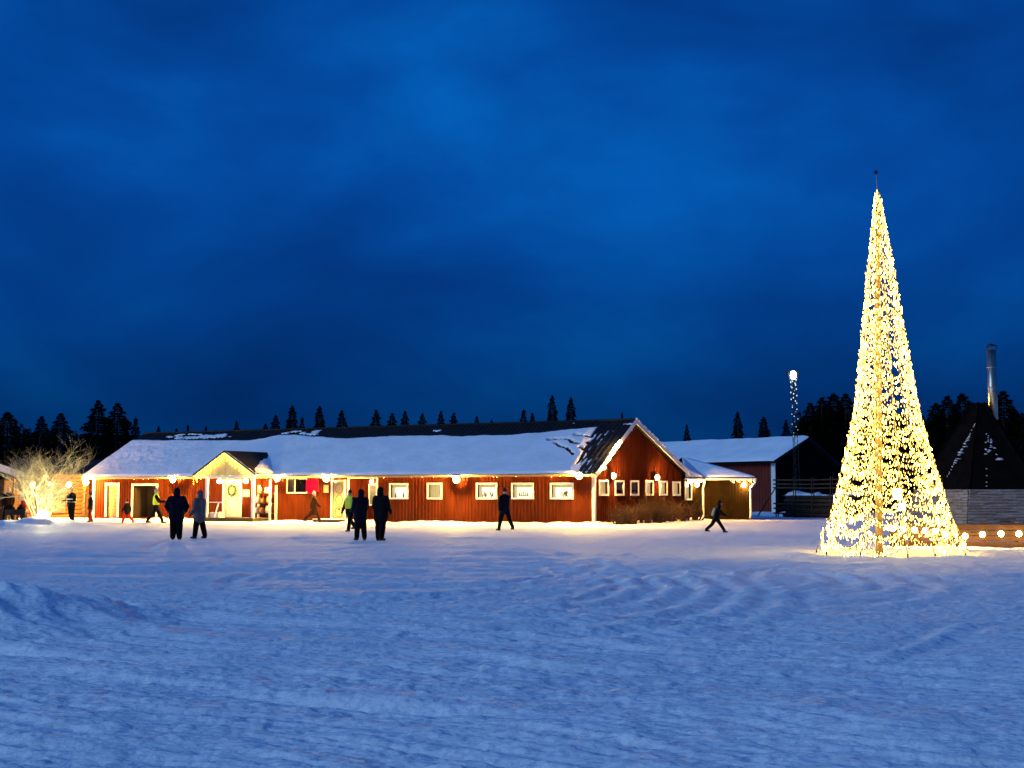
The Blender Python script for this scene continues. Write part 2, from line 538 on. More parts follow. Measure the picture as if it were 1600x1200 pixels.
    h = h + 0.08 * np.exp(-((rr - 2.6) / 0.5) ** 2) * (1 + fbm(x * 1.1, y * 1.1, 18, 2))
    # the far yard lies a little higher
    return h * 1.0

def gz(x, y):
    return float(ground_h(np.array([x]), np.array([y]))[0])

def make_ground():
    ys = [5.0]
    while ys[-1] < 70:
        y = ys[-1]
        ys.append(y + max(0.02, min(0.45, y * y / 2112 * 0.62)))
    while ys[-1] < 420:
        ys.append(ys[-1] * 1.04)
    ys = np.array(ys)
    s = np.concatenate([-np.geomspace(3.2, 0.475, 26), np.linspace(-0.46, 0.46, 500), np.geomspace(0.475, 3.2, 26)])
    Y, S = np.meshgrid(ys, s, indexing='ij')
    X = S * (Y + 0.0)
    Z = ground_h(X, Y)
    nr, nc = X.shape
    Z[0, :] -= 0.6; Z[-1, :] -= 0.6; Z[:, 0] -= 0.6; Z[:, -1] -= 0.6
    co = np.stack([X, Y, Z], -1).reshape(-1, 3)
    idx = np.arange(nr * nc).reshape(nr, nc)
    q = np.stack([idx[:-1, :-1], idx[:-1, 1:], idx[1:, 1:], idx[1:, :-1]], -1).reshape(-1, 4)
    me = bpy.data.meshes.new('snow_ground')
    me.vertices.add(len(co)); me.vertices.foreach_set('co', co.ravel())
    me.loops.add(q.size); me.loops.foreach_set('vertex_index', q.ravel())
    me.polygons.add(len(q)); me.polygons.foreach_set('loop_start', np.arange(0, q.size, 4)); me.polygons.foreach_set('loop_total', np.full(len(q), 4))
    me.polygons.foreach_set('use_smooth', np.ones(len(q), bool))
    me.update(); me.validate()
    me.materials.append(M['snow'])
    tag(link('snow_ground', me), kind='structure')
    m = MB(); m.quad((-4000, -1000, -0.5), (4000, -1000, -0.5), (4000, 6000, -0.5), (-4000, 6000, -0.5))
    tag(m.build('snow_field', M['snow']), kind='structure')
make_ground()

# ------------------------------------------------------------------ wall panels with openings
def wall_quads(mb, a0, a1, b0, b1, holes, P, depth=0.14):
    """front quads around the openings plus the reveals; P(a, b, d) maps wall coordinates to a point, d = depth behind the face"""
    xs = sorted({a0, a1, *[h[0] for h in holes], *[h[1] for h in holes]})
    zs = sorted({b0, b1, *[h[2] for h in holes], *[h[3] for h in holes]})
    xs = [x for x in xs if a0 <= x <= a1]; zs = [z for z in zs if b0 <= z <= b1]
    for i in range(len(xs) - 1):
        for j in range(len(zs) - 1):
            cx, cz = (xs[i] + xs[i + 1]) / 2, (zs[j] + zs[j + 1]) / 2
            if any(h[0] < cx < h[1] and h[2] < cz < h[3] for h in holes): continue
            mb.quad(P(xs[i], zs[j], 0), P(xs[i + 1], zs[j], 0), P(xs[i + 1], zs[j + 1], 0), P(xs[i], zs[j + 1], 0))
    for (x0, x1, z0, z1) in holes:
        mb.quad(P(x0, z0, 0), P(x0, z0, depth), P(x0, z1, depth), P(x0, z1, 0))
        mb.quad(P(x1, z0, 0), P(x1, z0, depth), P(x1, z1, depth), P(x1, z1, 0))
        mb.quad(P(x0, z1, 0), P(x0, z1, depth), P(x1, z1, depth), P(x1, z1, 0))
        mb.quad(P(x0, z0, 0), P(x0, z0, depth), P(x1, z0, depth), P(x1, z0, 0))

def pbox(mb, P, a0, a1, b0, b1, d0, d1):
    v = [P(a, b, d) for d in (d0, d1) for a, b in ((a0, b0), (a1, b0), (a1, b1), (a0, b1))]
    mb.add(v, [(0, 1, 2, 3), (7, 6, 5, 4), (0, 4, 5, 1), (1, 5, 6, 2), (2, 6, 7, 3), (3, 7, 4, 0)])

def battens(mb, P, a0, a1, bot, top, holes, step=0.2, w=0.045, proud=0.028):
    a = a0 + step / 2
    while a < a1:
        t = top(a) if callable(top) else top
        segs = [(bot, t)]
        for (x0, x1, z0, z1) in holes:
            if x0 - 0.12 < a < x1 + 0.12:
                ns = []
                for s0, s1 in segs:
                    if z0 - 0.12 > s0: ns.append((s0, min(s1, z0 - 0.12)))
                    if z1 + 0.12 < s1: ns.append((max(s0, z1 + 0.12), s1))
                segs = [q for q in ns if q[1] - q[0] > 0.04]
        for s0, s1 in segs:
            pbox(mb, P, a - w / 2, a + w / 2, s0, s1, -proud, 0.01)
        a += step * random.uniform(0.93, 1.07)

def frame_around(mb, P, x0, x1, z0, z1, w=0.1, proud=0.045, sill=True):
    pbox(mb, P, x0 - w, x0, z0 - (w if sill else 0), z1 + w, -proud, 0.02)
    pbox(mb, P, x1, x1 + w, z0 - (w if sill else 0), z1 + w, -proud, 0.02)
    pbox(mb, P, x0, x1, z1, z1 + w, -proud, 0.02)
    if sill: pbox(mb, P, x0, x1, z0 - w, z0, -proud - 0.03, 0.02)

def lit_window(parent, P, hole, curtain='sides', ornament='candles', mullion=True, w=0.1, rnd=None):
    rnd = rnd or random
    x0, x1, z0, z1 = hole
    m = MB(); frame_around(m, P, x0, x1, z0, z1, w)
    if mullion:
        pbox(m, P, (x0 + x1) / 2 - 0.02, (x0 + x1) / 2 + 0.02, z0, z1, 0.02, 0.05)
    fr = m.build('window', M['white_trim'], parent)
    g = MB(); g.quad(P(x0, z0, 0.055), P(x1, z0, 0.055), P(x1, z1, 0.055), P(x0, z1, 0.055)); g.build('pane', M['window_glass'], fr)
    b = MB(); pbox(b, P, x0 - 0.02, x1 + 0.02, z0 - 0.02, z1 + 0.02, 0.50, 0.54); b.build('lit_room', M['room_light'], fr)
    s = MB()
    for (q0, q1, q2, q3) in ((x0 - .02, x0 - .005, z0, z1), (x1 + .005, x1 + .02, z0, z1), (x0, x1, z1 + .005, z1 + .02), (x0, x1, z0 - .02, z0 - .005)):
        pbox(s, P, q0, q1, q2, q3, 0.141, 0.50)
    s.build('window_reveal', M['white_trim'], fr)
    def drape(a0, a1, bz0, bz1):
        c = MB(); n = max(6, int((a1 - a0) / 0.03)); ph = rnd.uniform(0, 6)
        for i in range(n):
            t0, t1 = a0 + (a1 - a0) * i / n, a0 + (a1 - a0) * (i + 1) / n
            d0, d1 = 0.13 + 0.025 * math.sin(ph + t0 * 42), 0.13 + 0.025 * math.sin(ph + t1 * 42)
            c.quad(P(t0, bz0, d0), P(t1, bz0, d1), P(t1, bz1, d1), P(t0, bz1, d0))
        c.build('curtain', M['curtain'], fr)
    ww = x1 - x0
    if curtain in ('sides', 'both'):
        drape(x0, x0 + ww * 0.2, z0, z1); drape(x1 - ww * 0.2, x1, z0, z1)
    if curtain in ('top', 'both'):
        drape(x0, x1, z1 - (z1 - z0) * 0.22, z1 - 0.005)
    if curtain == 'full':
        drape(x0, x1, z0, z1)
    o = MB()
    if ornament == 'candles':          # a candle arch on the sill
        for k in range(5):
            a = x0 + ww * (0.3 + 0.4 * k / 4); hh = (z1 - z0) * (0.34 + 0.16 * (1 - abs(k - 2) / 2))
            pbox(o, P, a - 0.018, a + 0.018, z0 + 0.10, z0 + hh, 0.09, 0.11)
        pbox(o, P, x0 + ww * 0.25, x1 - ww * 0.25, z0 + 0.08, z0 + 0.12, 0.08, 0.12)
        for k in range(8):
            a0_ = PI * k / 8; a1_ = PI * (k + 1) / 8; cx = (x0 + x1) / 2
            o.bar(P(cx + ww * .24 * math.cos(a0_), z0 + .12 + (z1 - z0) * .42 * math.sin(a0_), .105), P(cx + ww * .24 * math.cos(a1_), z0 + .12 + (z1 - z0) * .42 * math.sin(a1_), .105), 0.02, 0.02)
        o.build('candle_arch', M['ornament'], fr)
    elif ornament == 'plants':
        for k in range(5):
            a = x0 + ww * rnd.uniform(0.2, 0.8); hh = rnd.uniform(0.15, 0.34)
            for q in range(7):
                an = rnd.uniform(-0.7, 0.7)
                o.bar(P(a, z0 + 0.02, 0.1), P(a + math.sin(an) * hh, z0 + 0.02 + math.cos(an) * hh, 0.1), 0.02, 0.008)
        o.build('window_plant', M['ornament'], fr)
    elif ornament == 'figures':
        for a_, h_ in ((0.25, 0.30), (0.72, 0.40)):
            c = P(x0 + ww * a_, z0 + h_ * 0.25, 0.11)
            o.ball(c, 0.06, 0.03, h_ * 0.25)
            c = P(x0 + ww * a_, z0 + h_ * 0.62, 0.11)
            o.ball(c, 0.035, 0.03, 0.05)
            o.build('figurine', M['ornament'], fr); o = MB()
    return fr

# ------------------------------------------------------------------ the long red building
barn = thing('long_building', 'long red wooden building with snowy roof and white lit windows', 'building', BP0, BROT)
PF = lambda a, b, d: (a, d, b)                 # front wall: a along x, b up, d into the building
PG = lambda a, b, d: (-d, a, b)                # gable wall: a along y
def hole_px(u0, u1, v0, v1, f=loc_front):
    um, vm = (u0 + u1) / 2, (v0 + v1) / 2
    x0, x1 = f(u0, vm)[0], f(u1, vm)[0]
    return (x0, x1, f(um, v1)[1], f(um, v0)[1])

WIN_F = [hole_px(*q) for q in ((610.5, 636, 757.5, 777.5), (669.5, 689, 757, 777.5), (746.5, 775, 757, 777.5), (801.5, 832, 757, 777.5), (862, 894, 757, 777.5))]
DOOR1 = hole_px(167, 184, 758, 809); OPEN2 = hole_px(208, 244, 759, 809)
PDOOR = hole_px(351, 375, 753, 812); DARKW = hole_px(450, 479, 748.5, 769)
CDOOR = hole_px(520, 538, 753, 811.5); RECESS = hole_px(546, 588, 747.5, 810)
HOLES_F = WIN_F + [DOOR1, OPEN2, PDOOR, DARKW, CDOOR, RECESS]
HOLES_F = [(a, b, max(c, 0.12), min(d, EAVE_Z - 0.06)) for a, b, c, d in HOLES_F]
DOOR1, OPEN2, PDOOR, DARKW, CDOOR, RECESS = HOLES_F[5:]
WIN_F = HOLES_F[:5]

m = MB(); wall_quads(m, -BLEN, 0, -0.3, EAVE_Z + 0.25, HOLES_F, PF)
m.build('front_wall', M['red_paint'], barn)
m = MB(); battens(m, PF, -BLEN + 0.1, -0.15, -0.2, EAVE_Z + 0.1, HOLES_F)
tag(m.build('wall_batten', M['red_paint'], barn), kind='stuff')

GW = [hole_px(*q, f=loc_gable) for q in ((936.5, 949, 753, 771.5), (961.5, 973.5, 753.5, 771.5), (985.5, 996.5, 753.5, 771.5), (1009, 1019.5, 753.5, 771.5), (1031, 1041.5, 754, 771.5), (1051.5, 1061.5, 755, 772))]
m = MB(); wall_quads(m, 0, WID, -0.3, EAVE_Z, GW, PG)
m.add([(0, 0, EAVE_Z), (0, WID, EAVE_Z), (0, WID, BACK_Z - 0.05), (0, RIDGE_Y, RIDGE_Z - 0.14), (0, 0, EAVE_LINE_Z + 0.5 * TAN_F - 0.14)], [(0, 1, 2, 3, 4)])
m.build('gable_wall', M['red_paint'], barn)
def gable_top(a):
    if a < RIDGE_Y: return EAVE_LINE_Z + (a + 0.5) * TAN_F - 0.2
    return RIDGE_Z - 0.2 - (a - RIDGE_Y) * (RIDGE_Z - BACK_Z) / (BACK_Y - RIDGE_Y)
m = MB(); battens(m, PG, 0.15, WID - 0.05, -0.2, gable_top, GW, step=0.22)
tag(m.build('wall_batten', M['red_paint'], barn), kind='stuff')
# back and far walls close the building
m = MB()
m.quad((-BLEN, WID, -0.3), (0, WID, -0.3), (0, WID, BACK_Z - 0.1), (-BLEN, WID, BACK_Z - 0.1)); m.build('back_wall', M['red_paint'], barn)
m = MB()
m.add([(-BLEN, 0, -0.3), (-BLEN, WID, -0.3), (-BLEN, WID, BACK_Z - 0.05), (-BLEN, RIDGE_Y, RIDGE_Z - 0.14), (-BLEN, 0, EAVE_LINE_Z + 0.5 * TAN_F - 0.14)], [(0, 1, 2, 3, 4)])
m.build('far_gable_wall', M['red_paint'], barn)
# floor slab edge hides the gap below the openings
for (x0, x1, mname) in ((-0.10, 0.05, 'corner_board'), (-BLEN - 0.05, -BLEN + 0.13, 'corner_board')):
    m = MB(); m.box(x0, x1, -0.05, 0.0, -0.2, EAVE_Z); m.box(x1 - 0.05 if x1 > -1 else x0, x1 if x1 > -1 else x0 + 0.05, 0.0, 0.14, -0.2, EAVE_Z)
    m.build(mname, M['white_trim'], barn)
# roof: ribbed sheets on both slopes
RX0, RX1 = -BLEN - 0.45, 0.32
def roof_pt(x, t, lift=0.0):                 # t: 0 eave .. 1 ridge on the front slope
    y = FRONT_Y + t * (RIDGE_Y - FRONT_Y)
    z = EAVE_LINE_Z + t * (RIDGE_Z - EAVE_LINE_Z)
    n = Vector((0, -(RIDGE_Z - EAVE_LINE_Z), RIDGE_Y - FRONT_Y)).normalized()
    return Vector((x, y, z)) + n * lift
m = MB()
nx = int((RX1 - RX0) / 0.14)
for i in range(nx):
    xa, xb = RX0 + (RX1 - RX0) * i / nx, RX0 + (RX1 - RX0) * (i + 1) / nx
    la, lb = 0.018 * math.cos(PI * i), 0.018 * math.cos(PI * (i + 1))
    m.quad(roof_pt(xa, 0, la), roof_pt(xb, 0, lb), roof_pt(xb, 1, lb), roof_pt(xa, 1, la))
m.add([(RX0, FRONT_Y, EAVE_LINE_Z - 0.03), (RX1, FRONT_Y, EAVE_LINE_Z - 0.03), (RX1, RIDGE_Y, RIDGE_Z - 0.06), (RX0, RIDGE_Y, RIDGE_Z - 0.06), (RX1, BACK_Y, BACK_Z - 0.06), (RX0, BACK_Y, BACK_Z - 0.06),
       (RX0, RIDGE_Y, RIDGE_Z), (RX1, RIDGE_Y, RIDGE_Z), (RX1, BACK_Y, BACK_Z), (RX0, BACK_Y, BACK_Z)], [(0, 1, 2, 3), (3, 2, 4, 5), (6, 7, 8, 9), (4, 8, 9, 5)])
roof = m.build('roof', M['roof_dark'], barn)
m = MB(); m.tube([(RX0, RIDGE_Y, RIDGE_Z + 0.01), (RX1, RIDGE_Y, RIDGE_Z + 0.01)], 0.07, 8); m.build('ridge_cap', M['roof_dark'], roof)
# snow on the front slope, as a height field over the sheets
def roof_snow():
    nx_, nt_ = 900, 90
    xs = np.linspace(RX0 - 0.02, RX1 - 0.02, nx_); ts = np.linspace(-0.012, 0.995, nt_)
    X, T = np.meshgrid(xs, ts, indexing='ij')
    fr = (X - RX0) / (RX1 - RX0)
    # upper edge of the sheet of snow along the roof
    ctrl_u = [150, 210, 300, 390, 418, 440, 470, 520, 545, 600, 660, 690, 720, 760, 800, 860, 900, 915, 930]
    ctrl_v = [690, 688, 688, 688, 684, 679, 680, 684, 685, 682, 681, 680, 682, 679, 680, 674, 670, 668, 667]
    cxs, cts = [], []
    for u, v in zip(ctrl_u, ctrl_v):
        o = BMI @ Vector((0, 0, CAM_H)); d = BMI.to_3x3() @ ray(u, v)
        n = Vector((0, -(RIDGE_Z - EAVE_LINE_Z), RIDGE_Y - FRONT_Y)).normalized()
        q = Vector((0, FRONT_Y, EAVE_LINE_Z)); tt = (q - o).dot(n) / d.dot(n); p = o + d * tt
        cxs.append(p.x); cts.append((p.y - FRONT_Y) / (RIDGE_Y - FRONT_Y))
    top = np.interp(X, cxs, cts) + 0.018 * fbm(X * 0.9, X * 0, 5, 4, 0.6)
    thick = 0.11 + 0.03 * fbm(X * 0.35, T * 3, 6, 3)
    d_top = (top - T) * 5.3
    # right end: snow slid off along a ragged diagonal
    def at(u, v):
        o = BMI @ Vector((0, 0, CAM_H)); d = BMI.to_3x3() @ ray(u, v)
        n = Vector((0, -(RIDGE_Z - EAVE_LINE_Z), RIDGE_Y - FRONT_Y)).normalized()
        q = Vector((0, FRONT_Y, EAVE_LINE_Z)); tt = (q - o).dot(n) / d.dot(n); p = o + d * tt
        return p.x, (p.y - FRONT_Y) / (RIDGE_Y - FRONT_Y)
    r0, r1, r2 = at(903, 737), at(915, 705), at(931, 668)
    xr = np.interp(T, [r0[1], r1[1], r2[1]], [r0[0], r1[0], r2[0]]) + 0.35 * fbm(X * 0.8, T * 9, 9, 3)
    d_right = xr - X
    h = np.minimum(thick, np.minimum(np.clip(d_top, -1, 1) * 0.55, np.clip(d_right, -1, 1) * 0.30))
    # thin dusting beyond it: only between the ribs
    dust = -0.022 + 0.036 * (fbm(X * 1.6, T * 9, 10, 4, .6) - 0.05) - 0.03 * sstep(0.3, 2.0, -d_right)
    h = np.where((d_right < 0.05) & (d_top > 0), np.maximum(h, dust), h)
    # cracks near the right end
    def crack(pts, w):
        nonlocal h
        P_ = [at(*p) for p in pts]
        for (ax, at_), (bx, bt) in zip(P_[:-1], P_[1:]):
            ay, by = at_ * 5.3, bt * 5.3
            t = np.clip(((X - ax) * (bx - ax) + (T * 5.3 - ay) * (by - ay)) / ((bx - ax) ** 2 + (by - ay) ** 2), 0, 1)
            d = np.hypot(X - ax - t * (bx - ax), T * 5.3 - ay - t * (by - ay)) + 0.05 * fbm(X * 3, T * 16, 12, 2)
            h = np.where(d < w, np.minimum(h, -0.06 + d * 0.1), h)
    crack([(858, 689), (878, 687), (888, 688), (895, 693), (906, 694)], 0.11)
    crack([(868, 694), (876, 699), (886, 701), (889, 705), (896, 712)], 0.10)
    crack([(898, 681), (924, 683)], 0.09)
    crack([(906, 700), (912, 703), (918, 697), (926, 688)], 0.09)
    crack([(914, 705), (908, 716), (902, 725)], 0.09)
    # leftover scraps below the ridge
    scr = vn(X * 0.33, T * 9.0, 33) + 0.35 * fbm(X * 1.3, T * 22, 34, 3)
    h = np.where(T > top + 0.02, np.where((scr > 0.36) & (T < 0.97), 0.03 + 0 * h, -0.05), h)
    # rounded lip at the eave
    h = np.where(T < 0.02, h - 0.06 * (0.02 - T) / 0.03, h)
    h = h + 0.012 * fbm(X * 1.6, T * 8, 14, 3)
    n = Vector((0, -(RIDGE_Z - EAVE_LINE_Z), RIDGE_Y - FRONT_Y)).normalized()
    co = np.stack([X, FRONT_Y + T * (RIDGE_Y - FRONT_Y) + n.y * h, EAVE_LINE_Z + T * (RIDGE_Z - EAVE_LINE_Z) + n.z * h], -1).reshape(-1, 3)
    idx = np.arange(nx_ * nt_).reshape(nx_, nt_)
    q = np.stack([idx[:-1, :-1], idx[1:, :-1], idx[1:, 1:], idx[:-1, 1:]], -1).reshape(-1, 4)
    hh = h.reshape(-1)
    q = q[(hh[q] > -0.045).any(1)]
    me = bpy.data.meshes.new('snow_cover')
    me.from_pydata(co.tolist(), [], q.tolist())
    me.polygons.foreach_set('use_smooth', np.ones(len(q), bool))
    me.materials.append(M['roof_snow'])
    me.update()
    link('snow_cover', me, roof)
roof_snow()
# eave boards, rakes
m = MB(); m.box(RX0, RX1 - 0.035, FRONT_Y - 0.035, FRONT_Y - 0.002, EAVE_LINE_Z - 0.13, EAVE_LINE_Z - 0.02); m.build('eave_board', M['tan_wood'], barn)
m = MB(); m.quad((RX0, FRONT_Y, EAVE_LINE_Z - 0.12), (RX1, FRONT_Y, EAVE_LINE_Z - 0.12), (RX1, 0, EAVE_LINE_Z - 0.02), (RX0, 0, EAVE_LINE_Z - 0.02)); m.build('soffit', M['white_trim'], barn)
for (ya, za, yb, zb) in ((FRONT_Y, EAVE_LINE_Z, RIDGE_Y, RIDGE_Z), (BACK_Y, BACK_Z, RIDGE_Y, RIDGE_Z)):
    m = MB()
    m.add([(RX1 + a, y, z + b) for a in (0.003, 0.045) for (y, z) in ((ya, za), (yb, zb)) for b in (-0.20, 0.05)], [(0, 2, 3, 1), (4, 5, 7, 6), (0, 1, 5, 4), (2, 6, 7, 3), (1, 3, 7, 5), (0, 4, 6, 2)])
    m.build('rake_board', M['white_trim'], barn)
m = MB()
for i in range(90):
    t = i / 89; y = RIDGE_Y + 0.05 + (BACK_Y - RIDGE_Y) * t; z = RIDGE_Z - (RIDGE_Z - BACK_Z) * t
    m.ball((RX1 - 0.02 + random.uniform(-.02, .05), y, z + 0.06), 0.07, 0.1, random.uniform(0.03, 0.075), 6, 4)
tag(m.build('rake_snow', M['roof_snow'], barn), kind='stuff')
# front windows
wspec = [('top', 'figures', False), ('full', 'none', False), ('top', 'plants', False), ('top', 'candles', False), ('top', 'plants', False)]
for hq, (c_, o_, mu) in zip(WIN_F, wspec): lit_window(barn, PF, hq, c_, o_, mu, 0.085)
gspec = [('full', 'none', 0), ('none', 'dark', 0), ('none', 'dark', 0), ('both', 'none', 0), ('sides', 'none', 0), ('full', 'none', 0)]
for k, (hq, (c_, o_, mu)) in enumerate(zip(GW, gspec)):
    if o_ == 'dark':
        x0, x1, z0, z1 = hq
        m = MB(); frame_around(m, PG, x0, x1, z0, z1, 0.10); fr = m.build('window', M['white_trim'], barn)
        g = MB(); g.quad(PG(x0, z0, .055), PG(x1, z0, .055), PG(x1, z1, .055), PG(x0, z1, .055)); g.build('pane', M['window_glass'], fr)
        b = MB(); pbox(b, PG, x0 - .02, x1 + .02, z0 - .02, z1 + .02, .30, .34); b.build('dark_room', M['interior_dark'], fr)
        c = MB(); pbox(c, PG, x0 + (x1 - x0) * 0.55, x1, z0 + (z1 - z0) * .35, z1, .10, .12); c.build('curtain', M['curtain'], fr)
    else:
        lit_window(barn, PG, hq, c_, o_, bool(mu), 0.10)
# plank door near the left corner
x0, x1, z0, z1 = DOOR1
m = MB(); frame_around(m, PF, x0, x1, z0, z1, 0.13, sill=False); dfr = m.build('plank_door', M['white_trim'], barn)
n = 9
for k in range(n):
    a, b = z0 + (z1 - z0) * k / n, z0 + (z1 - z0) * (k + 1) / n
    m = MB(); pbox(m, PF, x0 + .005, x1 - .005, a + .006, b - .006, 0.05 + 0.008 * (k % 2), 0.10); m.build('door_board', M['tan_wood'], dfr)
m = MB(); pbox(m, PF, x0, x1, z0, z1, .11, .13); m.build('door_backing', M['dark_wood'], dfr)
# open doorway beside it
x0, x1, z0, z1 = OPEN2
m = MB(); frame_around(m, PF, x0, x1, z0, z1, 0.13, sill=False); dfr = m.build('doorway', M['white_trim'], barn)
m = MB(); pbox(m, PF, x0 - .05, x1 + .05, z0 - .1, z1 + .05, 1.2, 1.25); pbox(m, PF, x0 - .05, x0, z0, z1, .15, 1.2); pbox(m, PF, x1, x1 + .05, z0, z1, .15, 1.2); pbox(m, PF, x0, x1, z1, z1 + .05, .15, 1.2); pbox(m, PF, x0, x1, z0 - .1, z0, .15, 1.2)
m.build('dark_interior', M['interior_dark'], dfr)
m = MB()
for k in range(8):
    a = x0 + (x1 - x0) * k / 8
    pbox(m, PF, a + .01, a + (x1 - x0) / 8 - .01, z0, z1 - .05, 1.16, 1.19)
m.build('back_boards', M['dark_wood'], dfr)
m = MB(); m.ball(PF((x0 + x1) / 2 + .1, (z0 + z1) / 2 + .1, 1.1), .05); m.build('round_knob', M['white_trim'], dfr)
# porch door with wreath
x0, x1, z0, z1 = PDOOR
m = MB(); frame_around(m, PF, x0, x1, z0, z1, 0.14, sill=False); dfr = m.build('porch_door', M['white_trim'], barn)
m = MB(); pbox(m, PF, x0, x1, z0, z1, .05, .10); m.build('door_leaf', M['door_white'], dfr)
m = MB()
for (a0, a1, b0, b1) in ((.14, .86, .06, .42), (.14, .86, .48, .94)):
    for q in ((a0, a1, b0, b0 + .012), (a0, a1, b1 - .012, b1), (a0, a0 + .03, b0, b1), (a1 - .03, a1, b0, b1)):
        pbox(m, PF, x0 + (x1 - x0) * q[0], x0 + (x1 - x0) * q[1], z0 + (z1 - z0) * q[2], z0 + (z1 - z0) * q[3], .035, .052)
m.build('door_moulding', M['door_white'], dfr)
m = MB(); pbox(m, PF, x1 - .14, x1 - .06, z0 + .98, z0 + 1.02, .0, .05); m.build('door_handle', M['iron'], dfr)
# cream door with carved panels
x0, x1, z0, z1 = CDOOR
m = MB(); frame_around(m, PF, x0, x1, z0, z1, 0.12, sill=False); dfr = m.build('cream_door', M['white_trim'], barn)
m = MB(); pbox(m, PF, x0, x1, z0, z1, .05, .10); m.build('door_leaf', M['door_cream'], dfr)
for (cz, rz) in ((.82, .13), (.52, .13), (.20, .14)):
    m = MB(); cx = (x0 + x1) / 2; hz = z0 + (z1 - z0) * cz
    pts = [(cx + .24 * math.cos(2 * PI * k / 20), .045, hz + (z1 - z0) * rz * math.sin(2 * PI * k / 20)) for k in range(21)]
    m.tube(pts, .022, 5); m.build('carved_oval', M['tan_wood'], dfr)
m = MB(); m.ball(((x0 + x1) / 2 + .02, .03, z0 + (z1 - z0) * .27), .05, .03, .06); m.build('door_knocker', M['iron'], dfr)
m = MB(); m.box(x0 - .5, x1 + .25, -1.1, -.05, 0.0, .14); st = m.build('door_step', M['dark_wood'], barn)
m = MB(); m.box(x0 - .52, x1 + .27, -1.12, -.06, .144, .19); m.build('step_snow', M['roof_snow'], st)
# recessed entrance right of it
x0, x1, z0, z1 = RECESS
m = MB(); frame_around(m, PF, x0, x1, z0, z1, 0.12, sill=False); dfr = m.build('entrance_recess', M['white_trim'], barn)
m = MB(); pbox(m, PF, x0 - .05, x1 + .05, z0 - .1, z1 + .05, 1.0, 1.05); pbox(m, PF, x0 - .05, x0, z0, z1, .15, 1.0); pbox(m, PF, x1, x1 + .05, z0, z1, .15, 1.0); pbox(m, PF, x0, x1, z1, z1 + .05, .15, 1.0); pbox(m, PF, x0, x1, z0 - .1, z0, .15, 1.0)
m.build('recess_lining', M['red_paint'], dfr)
m = MB(); a0 = x0 + (x1 - x0) * .40; a1 = x0 + (x1 - x0) * .76; pbox(m, PF, a0, a1, z0 + .75, z1 - .35, .93, .97); m.build('door_window', M['jacket_grey'], dfr)
m = MB(); frame_around(m, lambda a, b, d: PF(a, b, d + .93), a0, a1, z0 + .75, z1 - .35, .07); m.build('door_window_frame', M['white_trim'], dfr)
m = MB(); pbox(m, PF, a1 + .0, a1 + .2, z0 + .65, z1 - .3, .88, .92); m.build('notice_board', M['door_white'], dfr)
# dark shop window with white sill
x0, x1, z0, z1 = DARKW
m = MB(); frame_around(m, PF, x0, x1, z0, z1, 0.07)
pbox(m, PF, (x0 + x1) / 2 - .22, (x0 + x1) / 2 - .16, z0, z1, .0, .05)
fr = m.build('shop_window', M['white_trim'], barn)
g = MB(); g.quad(PF(x0, z0, .055), PF(x1, z0, .055), PF(x1, z1, .055), PF(x0, z1, .055)); g.build('pane', M['window_glass'], fr)
b = MB(); pbox(b, PF, x0 - .02, x1 + .02, z0 - .02, z1 + .02, .5, .54); b.build('dark_room', M['interior_dark'], fr)
c = MB(); pbox(c, PF, x0, x0 + .25, z0, z1, .1, .13); c.build('curtain', M['curtain'], fr)

# porch: small gabled roof on two posts with a deck
PY = -1.9
axp, azp = loc_front(349, 706, PY); lxp, lzp = loc_front(303, 743, PY); rxp, rzp = loc_front(401, 743, PY)
hw = (rxp - lxp) / 2; axp = (lxp + rxp) / 2; lzp = (lzp + rzp) / 2
m = MB()
BY = (azp - EAVE_LINE_Z) / TAN_F + FRONT_Y + 0.25
for sgn in (-1, 1):
    e_ = (axp + sgn * hw, lzp)
    for dz0, dz1 in ((0.0, 0.07),):
        v = [(axp, PY - .12, azp + dz0), (e_[0], PY - .12, e_[1] + dz0), (e_[0], 0.4, e_[1] + dz0), (axp, BY, azp + dz0),
             (axp, PY - .12, azp + dz1), (e_[0], PY - .12, e_[1] + dz1), (e_[0], 0.4, e_[1] + dz1), (axp, BY, azp + dz1)]
        m.add(v, [(0, 1, 2, 3), (7, 6, 5, 4), (0, 4, 5, 1), (1, 5, 6, 2), (2, 6, 7, 3), (3, 7, 4, 0)])
proof = m.build('porch_roof', M['roof_dark'], barn)
m = MB()      # snow on the left slope only; the right slope has slid bare
v = []
nu_, nv_ = 14, 26
for i in range(nu_ + 1):
    for j in range(nv_ + 1):
        t, s_ = i / nu_, j / nv_
        x = axp - hw * t; z = azp + (lzp - azp) * t; y1 = BY + (0.4 - BY) * t
        y = PY - .1 + (y1 - PY + .1) * s_
        v.append((x, y, z + 0.07 + 0.09 * (0.75 + float(fbm(np.array([x * 2]), np.array([y * 2]), 3, 2)[0])) * min(1, 8 * t) * min(1, (1 - t) * 12 + .2) * min(1, s_ * 12 + 0.1)))
m.add(v, [(i * (nv_ + 1) + j, (i + 1) * (nv_ + 1) + j, (i + 1) * (nv_ + 1) + j + 1, i * (nv_ + 1) + j + 1) for i in range(nu_) for j in range(nv_)])
m.build('porch_snow', M['roof_snow'], proof, True)
m = MB(); v = []      # right slope: snow has stayed only towards the back and the eave
for i in range(nu_ + 1):
    for j in range(nv_ + 1):
        t, s_ = i / nu_, j / nv_
        x = axp + hw * t; z = azp + (lzp - azp) * t; y1 = BY + (0.4 - BY) * t
        y = PY - .1 + (y1 - PY + .1) * s_
        lim = s_ - (1.06 - 1.08 * t) + .10 * float(fbm(np.array([x * 2]), np.array([y * 2]), 8, 2)[0])
        v.append((x, y, z + 0.07 + max(-.05, min(.06, lim * .8))))
